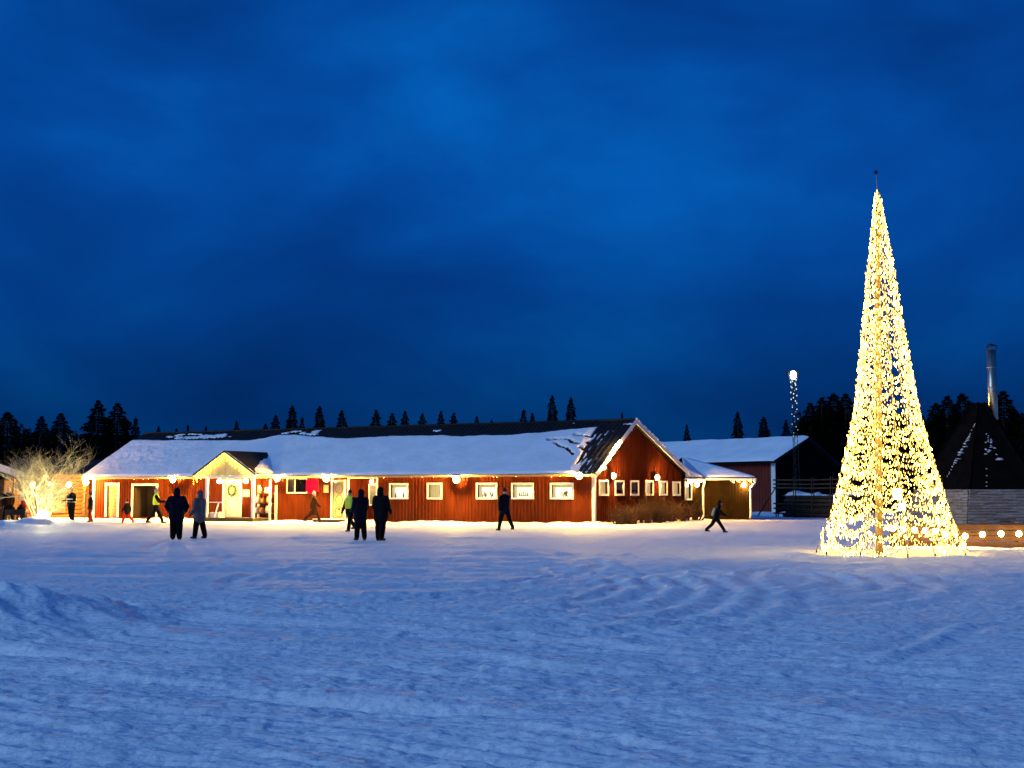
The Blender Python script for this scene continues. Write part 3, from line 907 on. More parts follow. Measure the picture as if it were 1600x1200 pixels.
m.add(v, [(i * (nv_ + 1) + j, i * (nv_ + 1) + j + 1, (i + 1) * (nv_ + 1) + j + 1, (i + 1) * (nv_ + 1) + j) for i in range(nu_) for j in range(nv_)])
m.build('porch_snow', M['roof_snow'], proof, True)
gb = []
nb = 18
for k in range(nb):                       # boards of the porch gable
    a, b = lxp + .12 + (2 * hw - .24) * k / nb, lxp + .12 + (2 * hw - .24) * (k + 1) / nb
    def zt(x): return azp - .05 - abs(x - axp) / hw * (azp - lzp)
    zb = lzp + .0
    if max(zt(a), zt(b)) - zb < .04: continue
    m = MB(); d = PY + .02 + .012 * (k % 2)
    za, zb_ = max(zt(a + .008), zb + .01), max(zt(b - .008), zb + .01)
    m.add([(a + .008, d, zb), (b - .008, d, zb), (b - .008, d, zb_), (a + .008, d, za), (a + .008, d + .03, zb), (b - .008, d + .03, zb), (b - .008, d + .03, zb_), (a + .008, d + .03, za)],
          [(0, 1, 2, 3), (7, 6, 5, 4), (0, 4, 5, 1), (1, 5, 6, 2), (2, 6, 7, 3), (3, 7, 4, 0)])
    m.build('gable_board', M['door_cream'], proof)
for sgn in (-1, 1):
    m = MB(); m.bar((axp, PY - .02, azp - .02), (axp + sgn * hw, PY - .02, lzp - .02), .05, .16, up=(0, 0, 1)); m.build('rake_board', M['white_trim'], proof)
m = MB(); m.box(lxp + .2, rxp - .2, PY, PY + .14, lzp - .14, lzp - .01); m.build('porch_beam', M['white_trim'], barn)
for u in (323, 395.5):
    px_, _ = loc_front(u, 780, PY + .06)
    m = MB(); m.box(px_ - .07, px_ + .07, PY + .0, PY + .14, -.1, lzp - .14); m.build('porch_post', M['white_trim'], barn)
p0, _ = loc_front(319, 810, PY); p1, _ = loc_front(397, 810, PY)
nd = 12
for k in range(nd):
    y0 = PY - .1 + (0 - PY + .05) * k / nd; y1 = PY - .1 + (0 - PY + .05) * (k + 1) / nd - .012
    m = MB(); m.box(p0, p1, y0, y1, .16, .20); m.build('deck_board', M['dark_wood'], barn)
m = MB(); m.box(p0 + .03, p1 - .03, PY - .07, -.04, -.15, .155); m.build('deck_base', M['dark_wood'], barn)
q0, _ = loc_front(324, 786, PY); q1, _ = loc_front(347, 786, PY)
m = MB(); m.bar((q0, PY + .07, 1.05), (q1, PY + .07, 1.05), .06, .06); m.build('hand_rail', M['white_trim'], barn)
m = MB(); m.bar((q0 + .75, PY + .07, 1.02), (q0 + .45, PY + .07, .2), .05, .06); m.build('rail_brace', M['white_trim'], barn)
m = MB(); m.box(q0, q1 - .4, PY + .2, PY + .7, .2, .5); m.build('porch_box', M['white_trim'], barn)
x0r = PDOOR[1] + .2
m = MB(); pbox(m, PF, x0r + .05, x0r + .5, 1.35, 1.75, -.06, -.03); m.build('notice_panel', M['door_white'], barn)

# annex at the right of the gable, hipped snowy roof, gutters with white downpipes
annex = tag(thing('annex_building', 'low brown annex with hipped snowy roof and white downpipes beside the gable', 'building', BP0, BROT), None)
AY = loc_gable(1098, 790)[0]
AX = 2.95
m = MB()
PAw = hole_px(1071, 1080, 755, 779, f=loc_gable)
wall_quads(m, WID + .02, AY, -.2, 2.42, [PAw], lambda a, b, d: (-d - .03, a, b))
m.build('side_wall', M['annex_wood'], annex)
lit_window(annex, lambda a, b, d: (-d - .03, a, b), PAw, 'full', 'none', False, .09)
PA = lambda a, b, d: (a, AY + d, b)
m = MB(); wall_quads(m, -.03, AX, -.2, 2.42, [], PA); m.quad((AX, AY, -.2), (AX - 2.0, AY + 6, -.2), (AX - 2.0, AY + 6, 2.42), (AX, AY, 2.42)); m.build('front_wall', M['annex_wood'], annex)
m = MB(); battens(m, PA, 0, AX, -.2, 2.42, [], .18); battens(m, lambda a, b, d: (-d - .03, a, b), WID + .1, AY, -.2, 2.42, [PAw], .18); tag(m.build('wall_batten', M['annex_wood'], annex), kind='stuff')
_ap = BM @ Vector((-2.2, AY + 2.4, 0)); _au = 800 + FPX * _ap.x / _ap.y
_az = at_depth(_au, 743 - (1182 - _au) * .238, _ap.y).z
Ar = [(-2.2, AY + 2.4, _az), (.30, WID - .1, 2.46), (AX + .45, AY - .45, 2.46), (AX + .45 - 2.6, AY + 7, 2.46), (-6, AY + 7, 2.46)]
m = MB(); c0 = (.30, AY - .45, 2.46)
m.add([Ar[0], Ar[1], c0, Ar[2], Ar[3], Ar[4]] + [(p[0], p[1], p[2] - .12) for p in (Ar[1], c0, Ar[2], Ar[3], Ar[4])],
      [(0, 1, 2), (0, 2, 3), (0, 3, 4), (0, 4, 5), (1, 6, 7, 2), (2, 7, 8, 3), (3, 8, 9, 4), (6, 10, 9, 8, 7)])
aroof = m.build('roof', M['roof_dark'], annex)
def snow_tri(a, b, c, n, thick, seed):
    a, b, c = Vector(a), Vector(b), Vector(c); nn = (b - a).cross(c - a).normalized()
    if nn.z < 0: nn = -nn
    mb = MB(); idx = {}; vs_ = []; fs_ = []
    for i in range(n + 1):
        for j in range(n + 1 - i):
            k = n - i - j
            p = (a * i + b * j + c * k) / n
            ed = min(i, j, k) / n
            t_ = thick * min(1.0, .35 + ed * 14) * (1 + .5 * float(fbm(np.array([p.x * 1.5]), np.array([p.y * 1.5]), seed, 2)[0]))
            idx[(i, j)] = len(vs_); vs_.append(p + nn * t_)
    for i in range(n):
        for j in range(n - i):
            fs_.append((idx[(i, j)], idx[(i + 1, j)], idx[(i, j + 1)]))
            if i + j < n - 1: fs_.append((idx[(i + 1, j)], idx[(i + 1, j + 1)], idx[(i, j + 1)]))
    return mb.add(vs_, fs_)
m = snow_tri(Ar[0], Ar[1], c0, 24, .10, 4); m2 = snow_tri(Ar[0], c0, Ar[2], 24, .10, 5); m3 = snow_tri(Ar[0], Ar[2], Ar[3], 24, .10, 6)
m.add(m2.v, m2.f); m.add(m3.v, m3.f); m.build('snow_cover', M['roof_snow'], aroof, True)
for (pa, pb) in ((Ar[1], c0), (c0, Ar[2]), (Ar[2], Ar[3])):
    m = MB(); m.tube([(pa[0], pa[1], 2.37), (pb[0], pb[1], 2.37)], .06, 6); m.build('gutter', M['gutter_white'], annex)
for (gx, gy, wx_, wy_) in ((c0[0], c0[1], .05, AY - .06), (Ar[2][0], Ar[2][1], AX + .02, AY - .06)):
    m = MB(); m.tube([(gx, gy, 2.34), (gx, gy, 2.22), (gx + (wx_ - gx) * .25, gy + (wy_ - gy) * .25, 2.1), (wx_, wy_, 1.86), (wx_, wy_, 1.7), (wx_, wy_, .25), (wx_, wy_ - .12, .1)], .065, 8); m.build('downpipe', M['gutter_white'], annex, True)

# ------------------------------------------------------------------ far barn with snowy roof
FBY = 95.0
p_l, p_c = at_depth(1046, 718, FBY + 9), at_depth(1210, 718, FBY)
fb_dir = Vector((p_c.x - p_l.x, p_c.y - p_l.y, 0)); fb_dir.normalize()
fb_rot = math.atan2(fb_dir.y, fb_dir.x)
fbarn = thing('far_barn', 'dark red barn with blue snowy roof behind the fence and annex', 'barn', (p_c.x, p_c.y, 0), fb_rot)
FBI = (Matrix.Translation((p_c.x, p_c.y, 0)) @ Matrix.Rotation(fb_rot, 4, 'Z')).inverted()
FZ = p_c.z; FL = 20.0
def fb_loc(u, v, x=0.0):
    o = FBI @ Vector((0, 0, CAM_H)); d = FBI.to_3x3() @ ray(u, v); t = (x - o.x) / d.x; p = o + d * t
    return p.y, p.z
fr_y, fr_z = fb_loc(1256, 683); fr_z = min(fr_z, 6.6); fe_y, fe_z = fb_loc(1299, 730)
print('FARBARN', p_c, math.degrees(fb_rot), fr_y, fr_z, fe_y, fe_z)
fr_y = min(max(fr_y, 3.5), 7.0); fe_y = min(max(fe_y, fr_y + 3), 2 * fr_y)
m = MB(); m.quad((-FL, 0, -.3), (0, 0, -.3), (0, 0, FZ), (-FL, 0, FZ)); m.build('front_wall', M['barn_red'], fbarn)
m = MB(); battens(m, lambda a, b, d: (a, d, b), -FL, -.2, -.2, FZ, [], .3); tag(m.build('wall_batten', M['barn_red'], fbarn), kind='stuff')
m = MB(); m.add([(0, 0, -.3), (0, fe_y, -.3), (0, fe_y, FZ - .2), (0, fr_y, fr_z - .2), (0, 0, FZ)], [(0, 1, 2, 3, 4)]); m.build('gable_wall', M['tarred'], fbarn)
m = MB(); m.box(-.30, .10, -.06, -.002, -.2, FZ - .15); m.build('corner_board', M['white_trim'], fbarn)
m = MB()
m.add([(-FL, -.5, FZ - .12), (.4, -.5, FZ - .12), (.4, fr_y, fr_z), (-FL, fr_y, fr_z), (.4, fe_y + .5, FZ - .3), (-FL, fe_y + .5, FZ - .3)], [(0, 1, 2, 3), (3, 2, 4, 5)])
m.add([(-FL, -.5, FZ - .28), (.4, -.5, FZ - .28), (.4, fr_y, fr_z - .16), (-FL, fr_y, fr_z - .16), (.4, fe_y + .5, FZ - .46), (-FL, fe_y + .5, FZ - .46)], [(1, 0, 3, 2), (2, 3, 5, 4)])
m.bar((.42, -.5, FZ - .2), (.42, fr_y, fr_z - .08), .04, .18); m.bar((.42, fe_y + .5, FZ - .38), (.42, fr_y, fr_z - .08), .04, .18)
froof = m.build('roof', M['roof_dark'], fbarn)
m = MB(); nu_, nv_ = 80, 20; v = []
for i in range(nu_ + 1):
    for j in range(nv_ + 1):
        x = -FL + (FL + .35) * i / nu_; t = j / nv_
        hh = .13 * (1 + .4 * float(fbm(np.array([x * .7]), np.array([t * 4.]), 3, 3)[0])) * min(1, (nu_ - i) * .6 + .05) * min(1, j * .7 + .1)
        v.append((x, -.5 + (fr_y + .5) * t, FZ - .12 + (fr_z - FZ + .12) * t + hh))
m.add(v, [(i * (nv_ + 1) + j, (i + 1) * (nv_ + 1) + j, (i + 1) * (nv_ + 1) + j + 1, i * (nv_ + 1) + j + 1) for i in range(nu_) for j in range(nv_)])
m.build('snow_cover', M['roof_snow'], froof, True)

# ------------------------------------------------------------------ lamps
def globe_lamp(loc, label, r=0.13, mat_='lamp_glass', rotz=BROT, group='globe lamps on the long building', arm=(0, 1, 0), reflector=True):
    t = thing('wall_lamp', label, 'lamp', loc, rotz, group)
    m = MB(); m.ball((0, 0, 0), r, r, r, 12, 8); m.build('globe', M[mat_], t, True)
    m = MB(); m.tube([(0, 0, r * 0.98), (0, 0, r + .06), (arm[0] * .2, arm[1] * .2, r + .10)], .018, 6); m.ball((0, 0, r + .03), .05, .05, .035, 8, 4); m.build('bracket', M['iron'], t)
    if not reflector: return t
    m = MB(); n_ = 14; ax_ = Vector(arm).normalized(); sx_ = ax_.cross(Vector((0, 0, 1))).normalized(); pr = [(.03, r + .06), (r * 1.0, r + .05), (r * 1.35, r * .75), (r * 1.5, r * .15)]  # dark cup added behind the globe to keep its light off the wall
    v_ = [ax_ * d_ + sx_ * (q_ * math.cos(2 * PI * k_ / n_)) + Vector((0, 0, q_ * math.sin(2 * PI * k_ / n_))) for q_, d_ in pr for k_ in range(n_)]
    m.add(v_, [(i_ * n_ + k_, i_ * n_ + (k_ + 1) % n_, (i_ + 1) * n_ + (k_ + 1) % n_, (i_ + 1) * n_ + k_) for i_ in range(3) for k_ in range(n_)]); m.build('reflector', M['iron'], t, True)
    return t
def front_lamp(u, v, label, y=-.62, **k):
    x, z = loc_front(u, v, y)
    return globe_lamp(BM @ Vector((x, y, z)), label, **k)
def gable_lamp(u, v, label, x=.22, **k):
    y, z = loc_gable(u, v, x)
    return globe_lamp(BM @ Vector((x, y, z)), label, arm=(-1, 0, 0), **k)
front_lamp(270, 749, 'round lamp on red wall between the dark doorway and the porch', r=.135)
front_lamp(343, 752, 'round lamp over the porch rail, left of the wreath door', y=-1.2, r=.12, mat_='porch_glass', reflector=False)
front_lamp(384.5, 752, 'round lamp in the porch, right of the wreath door', y=-1.2, r=.12, mat_='porch_glass', reflector=False)
front_lamp(433, 747.5, 'round lamp above the white post next to the display rack', r=.135)
front_lamp(509.5, 747.5, 'round lamp between the pink-red coat and the cream carved door', r=.135)
front_lamp(713, 749, 'round lamp on red wall between the small square window and wider windows', r=.135)
front_lamp(905, 743.5, 'round lamp under the eave next to the white corner board', r=.12, mat_='lamp_glass')
front_lamp(581, 752, 'small lamp hanging in the recessed entrance', y=.25, r=.09, mat_='porch_glass', reflector=False)
gable_lamp(958.5, 743.5, 'wall lamp on the gable above the second small window', r=.12, mat_='lamp_glass_low')
gable_lamp(1027, 746, 'wall lamp on the gable between the fourth and fifth small windows', r=.12, mat_='lamp_glass_low')
gable_lamp(1089, 757, 'wall lamp beside the first white downpipe of the annex', r=.12, mat_='porch_glass', reflector=False)
_x, _z = loc_front(1162, 758, AY - .22)
globe_lamp(BM @ Vector((_x, AY - .22, _z)), 'wall lamp beside the outer white downpipe of the annex', r=.12, mat_='porch_glass', reflector=False)

# bulbs along the lower half of the front rake
t = thing('rake_lights', 'string of large bright bulbs up the left slope of the gable', 'string lights', BP0, BROT)
pts = []
for (u, v) in ((944, 731), (951, 717), (956, 708.5), (960.5, 700.5), (964, 696), (968.5, 691)):
    y, z = loc_gable(u, v, RX1 + .13)
    pts.append((RX1 + .13, y, z))
    m = MB(); m.ball((RX1 + .13, y, z), .085, .085, .085, 10, 7); m.build('bulb', M['rake_bulb'], t, True)
m = MB(); m.tube([(RX1 + .09, a[1], a[2] + .1) for a in pts], .012, 5); m.build('cable', M['cable'], t)

def eave_string(name, label, p0, p1, n, mat_, r=.02, drop=.12, rot=BROT, base=BP0, n_drop=3, group=None):
    t = thing(name, label, 'string lights', base, rot, group)
    p0, p1 = Vector(p0), Vector(p1)
    m = MB(); c = MB()
    cp = []
    for i in range(n):
        f = (i + .5) / n; p = p0.lerp(p1, f)
        k = 1 + (i * 7) % n_drop
        sw = Vector((random.uniform(-.03, .03), random.uniform(-.03, .03), random.uniform(-.03, .02)))
        for j in range(k):
            m.octa(p + sw + Vector((0, 0, -drop * j)), r, r * 1.8)
        c.bar(p, p + sw + Vector((0, 0, -drop * (k - 1))), .006, .006, up=(1, 0, 0))
        cp.append(p)
    c.tube([p0] + cp + [p1], .006, 4)
    c.build('cable', M['cable'], t)
    tag(m.build('bulb', M[mat_], t), kind='stuff')
    return t
eave_string('eave_lights', 'small warm bulbs strung under the eave of the long building', (-BLEN + .1, -.20, 2.435), (-.1, -.20, 2.435), 150, 'eave_bulb', .016, .03, n_drop=1)
eave_string('porch_lights', 'yellow icicle lights down the left slope of the porch gable', (axp - .02, PY - .12, azp - .12), (lxp + .06, PY - .12, lzp - .10), 34, 'icicle_bulb', .028, .13, n_drop=4)
eave_string('porch_lights', 'yellow icicle lights down the right slope of the porch gable', (axp + .02, PY - .12, azp - .12), (rxp - .06, PY - .12, rzp - .10), 30, 'icicle_bulb', .028, .13, n_drop=3)
eave_string('annex_lights', 'icicle lights under the annex eave next to the gable', (.34, WID + .1, 2.30), (.34, c0[1] - .1, 2.30), 26, 'annex_bulb', .018, .06)
eave_string('annex_lights', 'icicle lights under the annex eave at its outer corner', (AX - 1.1, AY - .5, 2.30), (AX + .5, AY - .5, 2.30), 14, 'annex_bulb', .018, .06)

# wreath on the porch door
wt = thing('door_wreath', 'green wreath hanging on the white porch door', 'wreath', BM @ Vector(((PDOOR[0] + PDOOR[1]) / 2, -.03, 1.72)), BROT)
m = MB()
for k in range(260):
    a = random.uniform(0, 2 * PI); r_ = .27 + random.gauss(0, .045)
    p = Vector((r_ * math.cos(a), random.uniform(-.07, .0), r_ * math.sin(a)))
    d = Vector((random.gauss(0, 1), random.gauss(0, .5), random.gauss(0, 1))).normalized() * .07
    m.bar(p, p + d, .02, .006)
m.build('needles', M['green_needles'], wt)
m = MB(); m.tube([(.27 * math.cos(2 * PI * k / 24), -.03, .27 * math.sin(2 * PI * k / 24)) for k in range(25)], .04, 6); m.build('ring', M['green_needles'], wt)
m = MB(); m.ball((0.02, -.04, -.02), .07, .04, .11, 8, 6); m.ball((0.02, -.04, .11), .04, .035, .045, 8, 6); m.build('ornament', M['straw'], wt)

# coat hanging by the shop window, small sign
cx0, cz0 = loc_front(479, 771, -.10); cx1, cz1 = loc_front(497, 747.5, -.10)
t = thing('hanging_coat', 'bright pink-red coat hanging beside the dark shop window', 'coat', BM @ Vector(((cx0 + cx1) / 2, -.12, 0)), BROT)
cw = (cx1 - cx0) / 2
m = MB(); prof = [(-cw * .55, cz1), (cw * .55, cz1), (cw * .98, cz1 - .10), (cw, cz0 + .12), (cw * .72, cz0 + .10), (cw * .70, cz0), (-cw * .70, cz0), (-cw * .72, cz0 + .10), (-cw, cz0 + .12), (-cw * .98, cz1 - .10)]
k = len(prof)
for yy, sc_ in ((-.07, .9), (-.10, .6)):
    pass
v = [(x, .05, z) for x, z in prof] + [(x * .97, -.06, z) for x, z in prof] + [(0, -.13, (cz0 + cz1) / 2)]
f = [tuple(range(k - 1, -1, -1))] + [(i, (i + 1) % k, k + (i + 1) % k, k + i) for i in range(k)] + [(k + i, k + (i + 1) % k, 2 * k) for i in range(k)]
m.add(v, f); m.build('coat_body', M['red_cloth'], t)
m = MB(); m.tube([(-cw * .5, 0, cz1 + .01), (0, 0, cz1 + .06), (cw * .5, 0, cz1 + .01)], .012, 5); m.build('hanger', M['iron'], t)
sx0, sz0 = loc_front(505.5, 770, -.08); sx1, sz1 = loc_front(513.5, 757.5, -.08)
t = thing('wall_sign', 'small cream board hung beside the cream carved door', 'sign', BM @ Vector(((sx0 + sx1) / 2, -.06, sz0)), BROT)
m = MB(); m.box(-(sx1 - sx0) / 2, (sx1 - sx0) / 2, -.02, .0, 0, sz1 - sz0); m.build('board', M['door_cream'], t)
m = MB(); w_ = (sx1 - sx0) / 2; h_ = sz1 - sz0
for q in ((-w_, w_, 0, .02), (-w_, w_, h_ - .02, h_), (-w_, -w_ + .02, .02, h_ - .02), (w_ - .02, w_, .02, h_ - .02)): m.box(q[0], q[1], -.035, -.021, q[2], q[3])
m.build('frame', M['tan_wood'], t)

# display rack of goods between the porch and the white post
dx0, _ = loc_front(399, 780, -.5); dx1, _ = loc_front(426, 780, -.5)
rack = thing('display_rack', 'white posted display rack full of goods right of the porch', 'rack', BM @ Vector((dx0, -.5, 0)), BROT)
wR = dx1 - dx0
for xx in (0.0, wR):
    for yy in (-.25, .3):
        m = MB(); m.box(xx - .05, xx + .05, yy - .05, yy + .05, -.1, 2.3 if yy < 0 else 2.0); m.build('post', M['white_trim'], rack)
for zz in (.45, 1.0, 1.55):
    m = MB(); m.box(.06, wR - .06, -.28, .33, zz - .03, zz); m.build('shelf', M['dark_wood'], rack)
goods = [(.14, .45, 'sack', 'white sack standing on the lowest shelf of the rack'), (.42, .45, 'orange_basket', 'brown basket on the lowest shelf of the rack'), (.75, .45, 'sack', 'pale bundle at the end of the lowest rack shelf'),
         (.2, 1.0, 'sack', 'white bundle on the middle shelf of the rack'), (.5, 1.0, 'orange_basket', 'orange basket on the middle shelf of the rack'), (.8, 1.0, 'straw', 'straw bundle on the middle shelf of the rack'),
         (.3, 1.55, 'straw', 'straw bundle on the top shelf of the rack'), (.68, 1.55, 'sack', 'white bundle on the top shelf of the rack')]
for (fx, zz, mt, lb) in goods:
    t = thing('basket' if 'basket' in lb else 'sack' if 'sack' in lb else 'bundle', lb, 'basket' if 'basket' in lb else 'sack' if 'sack' in lb else 'bundle', BM @ Vector((dx0 + wR * fx, -.55, zz)), BROT, 'goods on the display rack')
    rr = random.uniform(.12, .16); hh = random.uniform(.3, .42)
    m = MB(); m.lathe([(0.0, 0.004), (rr * .8, .004), (rr, hh * .3), (rr * .95, hh * .7), (rr * .55, hh), (rr * .5, hh * .96), (0, hh * .9)], n=12); m.build('body', M[mt], t, True)
    m = MB(); m.tube([(rr * .6 * math.cos(2 * PI * k / 12), rr * .6 * math.sin(2 * PI * k / 12), hh * .96) for k in range(13)], .018, 5); m.build('rim', M[mt], t)

# ------------------------------------------------------------------ string lamps by the shrub and the log cabin
CAB_Y = 80.0
ca, cb = at_depth(16, 780, CAB_Y), at_depth(133, 780, CAB_Y)
cabin = thing('log_cabin', 'log cabin with round horizontal logs behind the lit shrub', 'cabin', (ca.x, CAB_Y, 0), 0)
cw = cb.x - ca.x; nlog = 11
for k in range(nlog):
    z = .12 + .25 * k
    m = MB(); m.tube([(-.2, .12, z), (cw + .2, .12, z)], .135, 10); m.build('log', M['log_wood'], cabin, True)
    m = MB(); m.tube([(cw - .0, -.15, z + .12), (cw - .0, 5.0, z + .12)], .13, 10); m.build('log', M['log_wood'], cabin, True)
m = MB(); m.box(.05, cw - .05, .2, 4.9, 0, 2.85); m.build('inner_wall', M['dark_wood'], cabin)
m = MB(); m.add([(-.6, -.7, 2.75), (cw + .5, -.7, 2.75), (cw + .5, 2.4, 3.7), (-.6, 2.4, 3.7), (cw + .5, 5.5, 2.75), (-.6, 5.5, 2.75),
                 (-.6, -.7, 2.63), (cw + .5, -.7, 2.63), (cw + .5, 2.4, 3.58), (-.6, 2.4, 3.58), (cw + .5, 5.5, 2.63), (-.6, 5.5, 2.63)],
                [(0, 1, 2, 3), (3, 2, 4, 5), (7, 6, 9, 8), (8, 9, 11, 10), (0, 6, 7, 1), (1, 7, 8, 2), (2, 8, 10, 4), (5, 4, 10, 11)])
m.build('roof', M['roof_dark'], cabin)
m = MB(); m.box(cw * .55, cw * .55 + .9, -.06, .10, .3, 2.1); m.build('door', M['dark_wood'], cabin)
t = thing('cabin_lights', 'row of round lamps strung along the log cabin behind the shrub', 'string lights', (0, 0, 0))
prev = None; cp = []
for (u, v) in ((23, 757), (52, 757.5), (79.5, 757.5), (107, 757), (134, 754)):
    p = at_depth(u, v, CAB_Y - 2.2); cp.append(p)
    m = MB(); m.ball(p, .15, .15, .15, 10, 7); m.build('bulb', M['lamp_glass_low'], t, True)
pts = []
for a, b in zip(cp[:-1], cp[1:]):
    for k in range(6): q = a.lerp(b, k / 6) + Vector((0, 0, .2 - .5 * (k / 6) * (1 - k / 6))); pts.append(q)
pts.append(cp[-1] + Vector((0, 0, .2)))
m = MB(); m.tube(pts, .015, 5); m.build('cable', M['cable'], t)
for end in (pts[0], pts[-1]):
    m = MB(); m.tube([(end.x, end.y, -.2), (end.x, end.y, end.z + .1)], .05, 6); m.build('post', M['dark_wood'], t)

# small stall at the left edge, lit orange
sp = at_depth(-45, 790, 70); sq = at_depth(6, 790, 70)
stall = thing('market_stall', 'orange lit wooden stall with snowy roof cut off by the left edge', 'stall', (sp.x, 70, 0))
sw_ = sq.x - sp.x
for k in range(10):
    m = MB(); m.box(sw_ * k / 10 + .006, sw_ * (k + 1) / 10 - .006, 0, .05, -.1, 2.3); m.build('wall_board', M['log_wood'], stall)
m = MB(); m.box(0.05, sw_ - .02, .06, 2.0, -.1, 2.25); m.build('side_wall', M['log_wood'], stall)
m = MB(); za = at_depth(0, 735, 70).z
m.add([(-.4, -.5, za + .5), (sw_ + .9, -.5, 2.33), (sw_ + .9, 2.4, 2.33), (-.4, 2.4, za + .5), (-.4, -.5, za + .6), (sw_ + .9, -.5, 2.43), (sw_ + .9, 2.4, 2.43), (-.4, 2.4, za + .6)],
      [(3, 2, 1, 0), (4, 5, 6, 7), (0, 1, 5, 4), (1, 2, 6, 5), (2, 3, 7, 6), (3, 0, 4, 7)])
srf = m.build('roof', M['dark_wood'], stall)
m = MB(); m.add([(-.38, -.48, za + .605), (sw_ + .86, -.48, 2.435), (sw_ + .86, 2.38, 2.435), (-.38, 2.38, za + .605), (-.3, -.4, za + .70), (sw_ + .78, -.4, 2.52), (sw_ + .78, 2.3, 2.52), (-.3, 2.3, za + .70)],
      [(4, 5, 6, 7), (0, 1, 5, 4), (1, 2, 6, 5), (2, 3, 7, 6), (3, 0, 4, 7)]); m.build('snow_cover', M['roof_snow'], srf)
m = MB(); m.box(sw_ + .55, sw_ + .65, -.35, -.25, -.2, 2.35); m.build('post', M['tan_wood'], stall)
m = MB(); m.box(.1, sw_ + .5, -.9, -.3, .75, .8); m.box(.15, .2, -.85, -.8, -.1, .75); m.box(sw_ + .4, sw_ + .45, -.85, -.8, -.1, .75); m.build('counter', M['tan_wood'], stall)
# handcart beside it
hp = on_ground(24, 818)
cart = thing('handcart', 'black handcart loaded with dark sacks next to the stall', 'cart', (hp.x, hp.y, gz(hp.x, hp.y)), .3)
m = MB(); m.box(-.5, .5, -.3, .3, .32, .38); m.box(-.5, .5, -.3, -.26, .38, .62); m.box(-.5, .5, .26, .3, .38, .62); m.box(-.5, -.46, -.26, .26, .38, .62); m.box(.46, .5, -.26, .26, .38, .62); m.build('tray', M['iron'], cart)
for sx_ in (-.28, .28):
    for sy_ in (-.34, .34):
        m = MB(); m.tube([(sx_ + .2 * math.cos(2 * PI * k / 16), sy_, .2 + .2 * math.sin(2 * PI * k / 16)) for k in range(17)], .03, 6)
        for k in range(3): m.bar((sx_ - .18 * math.cos(PI * k / 3), sy_, .2 - .18 * math.sin(PI * k / 3)), (sx_ + .18 * math.cos(PI * k / 3), sy_, .2 + .18 * math.sin(PI * k / 3)), .02, .02, up=(0, 1, 0))
        m.build('wheel', M['iron'], cart)
m = MB(); m.tube([(-.5, -.2, .5), (-.85, -.2, .95), (-.85, .2, .95), (-.5, .2, .5)], .02, 6); m.build('handle', M['iron'], cart)
for k, (ax_, lb) in enumerate(((-.22, 'dark sack at the handle end of the handcart'), (.24, 'dark sack at the front of the handcart'))):
    s_ = thing('sack', lb, 'sack', Matrix.Translation((hp.x, hp.y, gz(hp.x, hp.y))) @ Matrix.Rotation(.3, 4, 'Z') @ Vector((ax_, 0, .385)))
    m = MB(); m.lathe([(0, 0), (.18, 0), (.21, .15), (.18, .32), (.07, .42), (.09, .48), (0, .47)], n=10); m.build('body', M['jacket_black'], s_, True)

# ------------------------------------------------------------------ the pale shrub lit from below
def branchy(root, rnd, n_stem, height, spread, mb, lean=None, twig=3, more=0):
    tips = 0
    def grow(p, d, r, ln, lvl):
        nseg = 5
        pts = [p]; rad = [r]
        q = p.copy(); dd = d.copy()
        for i in range(nseg):
            dd = (dd + Vector((rnd.gauss(0, .13), rnd.gauss(0, .13), rnd.gauss(.02, .08)))).normalized()
            q = q + dd * (ln / nseg); pts.append(q.copy()); rad.append(r * (1 - .62 * (i + 1) / nseg))
        mb.tube(pts, rad, 5 if lvl < 2 else 3, cap=False)
        if lvl >= twig: return
        for k in range(rnd.randint(4 + more, 6 + more)):
            i = rnd.randint(2, nseg); o_ = pts[i]
            side = Vector((rnd.gauss(0, 1), rnd.gauss(0, 1), rnd.gauss(.2, .6))).normalized()
            nd_ = (dd * .78 + side * .78).normalized()
            grow(o_, nd_, rad[i] * .66, ln * rnd.uniform(.38, .62), lvl + 1)
    for k in range(n_stem):
        a = 2 * PI * k / n_stem + rnd.uniform(-.3, .3); tl = rnd.uniform(.12, spread)
        d = Vector((math.cos(a) * tl, math.sin(a) * tl, 1)).normalized()
        grow(Vector((math.cos(a) * .25 * rnd.random(), math.sin(a) * .25 * rnd.random(), -.15)), d, rnd.uniform(.05, .085), height * rnd.uniform(.48, .62), 0)
shp = on_ground(62, 823)
rnd = random.Random(5)
shrub = thing('bare_shrub', 'big bare shrub glowing pale yellow from a floodlight at its foot', 'shrub', (shp.x, shp.y, gz(shp.x, shp.y)))
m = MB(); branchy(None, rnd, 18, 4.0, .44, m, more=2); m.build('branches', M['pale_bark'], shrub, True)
fl = Vector((on_ground(69, 825).x, on_ground(69, 825).y - .2, 0)); fl.z = gz(fl.x, fl.y)
flood = thing('floodlight', 'blinding floodlight in the snow at the foot of the bare shrub', 'floodlight', fl)
m = MB(); m.box(-.22, .22, -.14, .14, .02, .16); m.tube([(-.26, 0, .0), (-.26, 0, .22)], .02, 5); m.tube([(.26, 0, .0), (.26, 0, .22)], .02, 5); m.build('housing', M['iron'], flood)
m = MB(); m.ball((0, 0, .20), .24, .16, .18, 12, 6); m.build('glass', M['flood_glass'], flood, True)

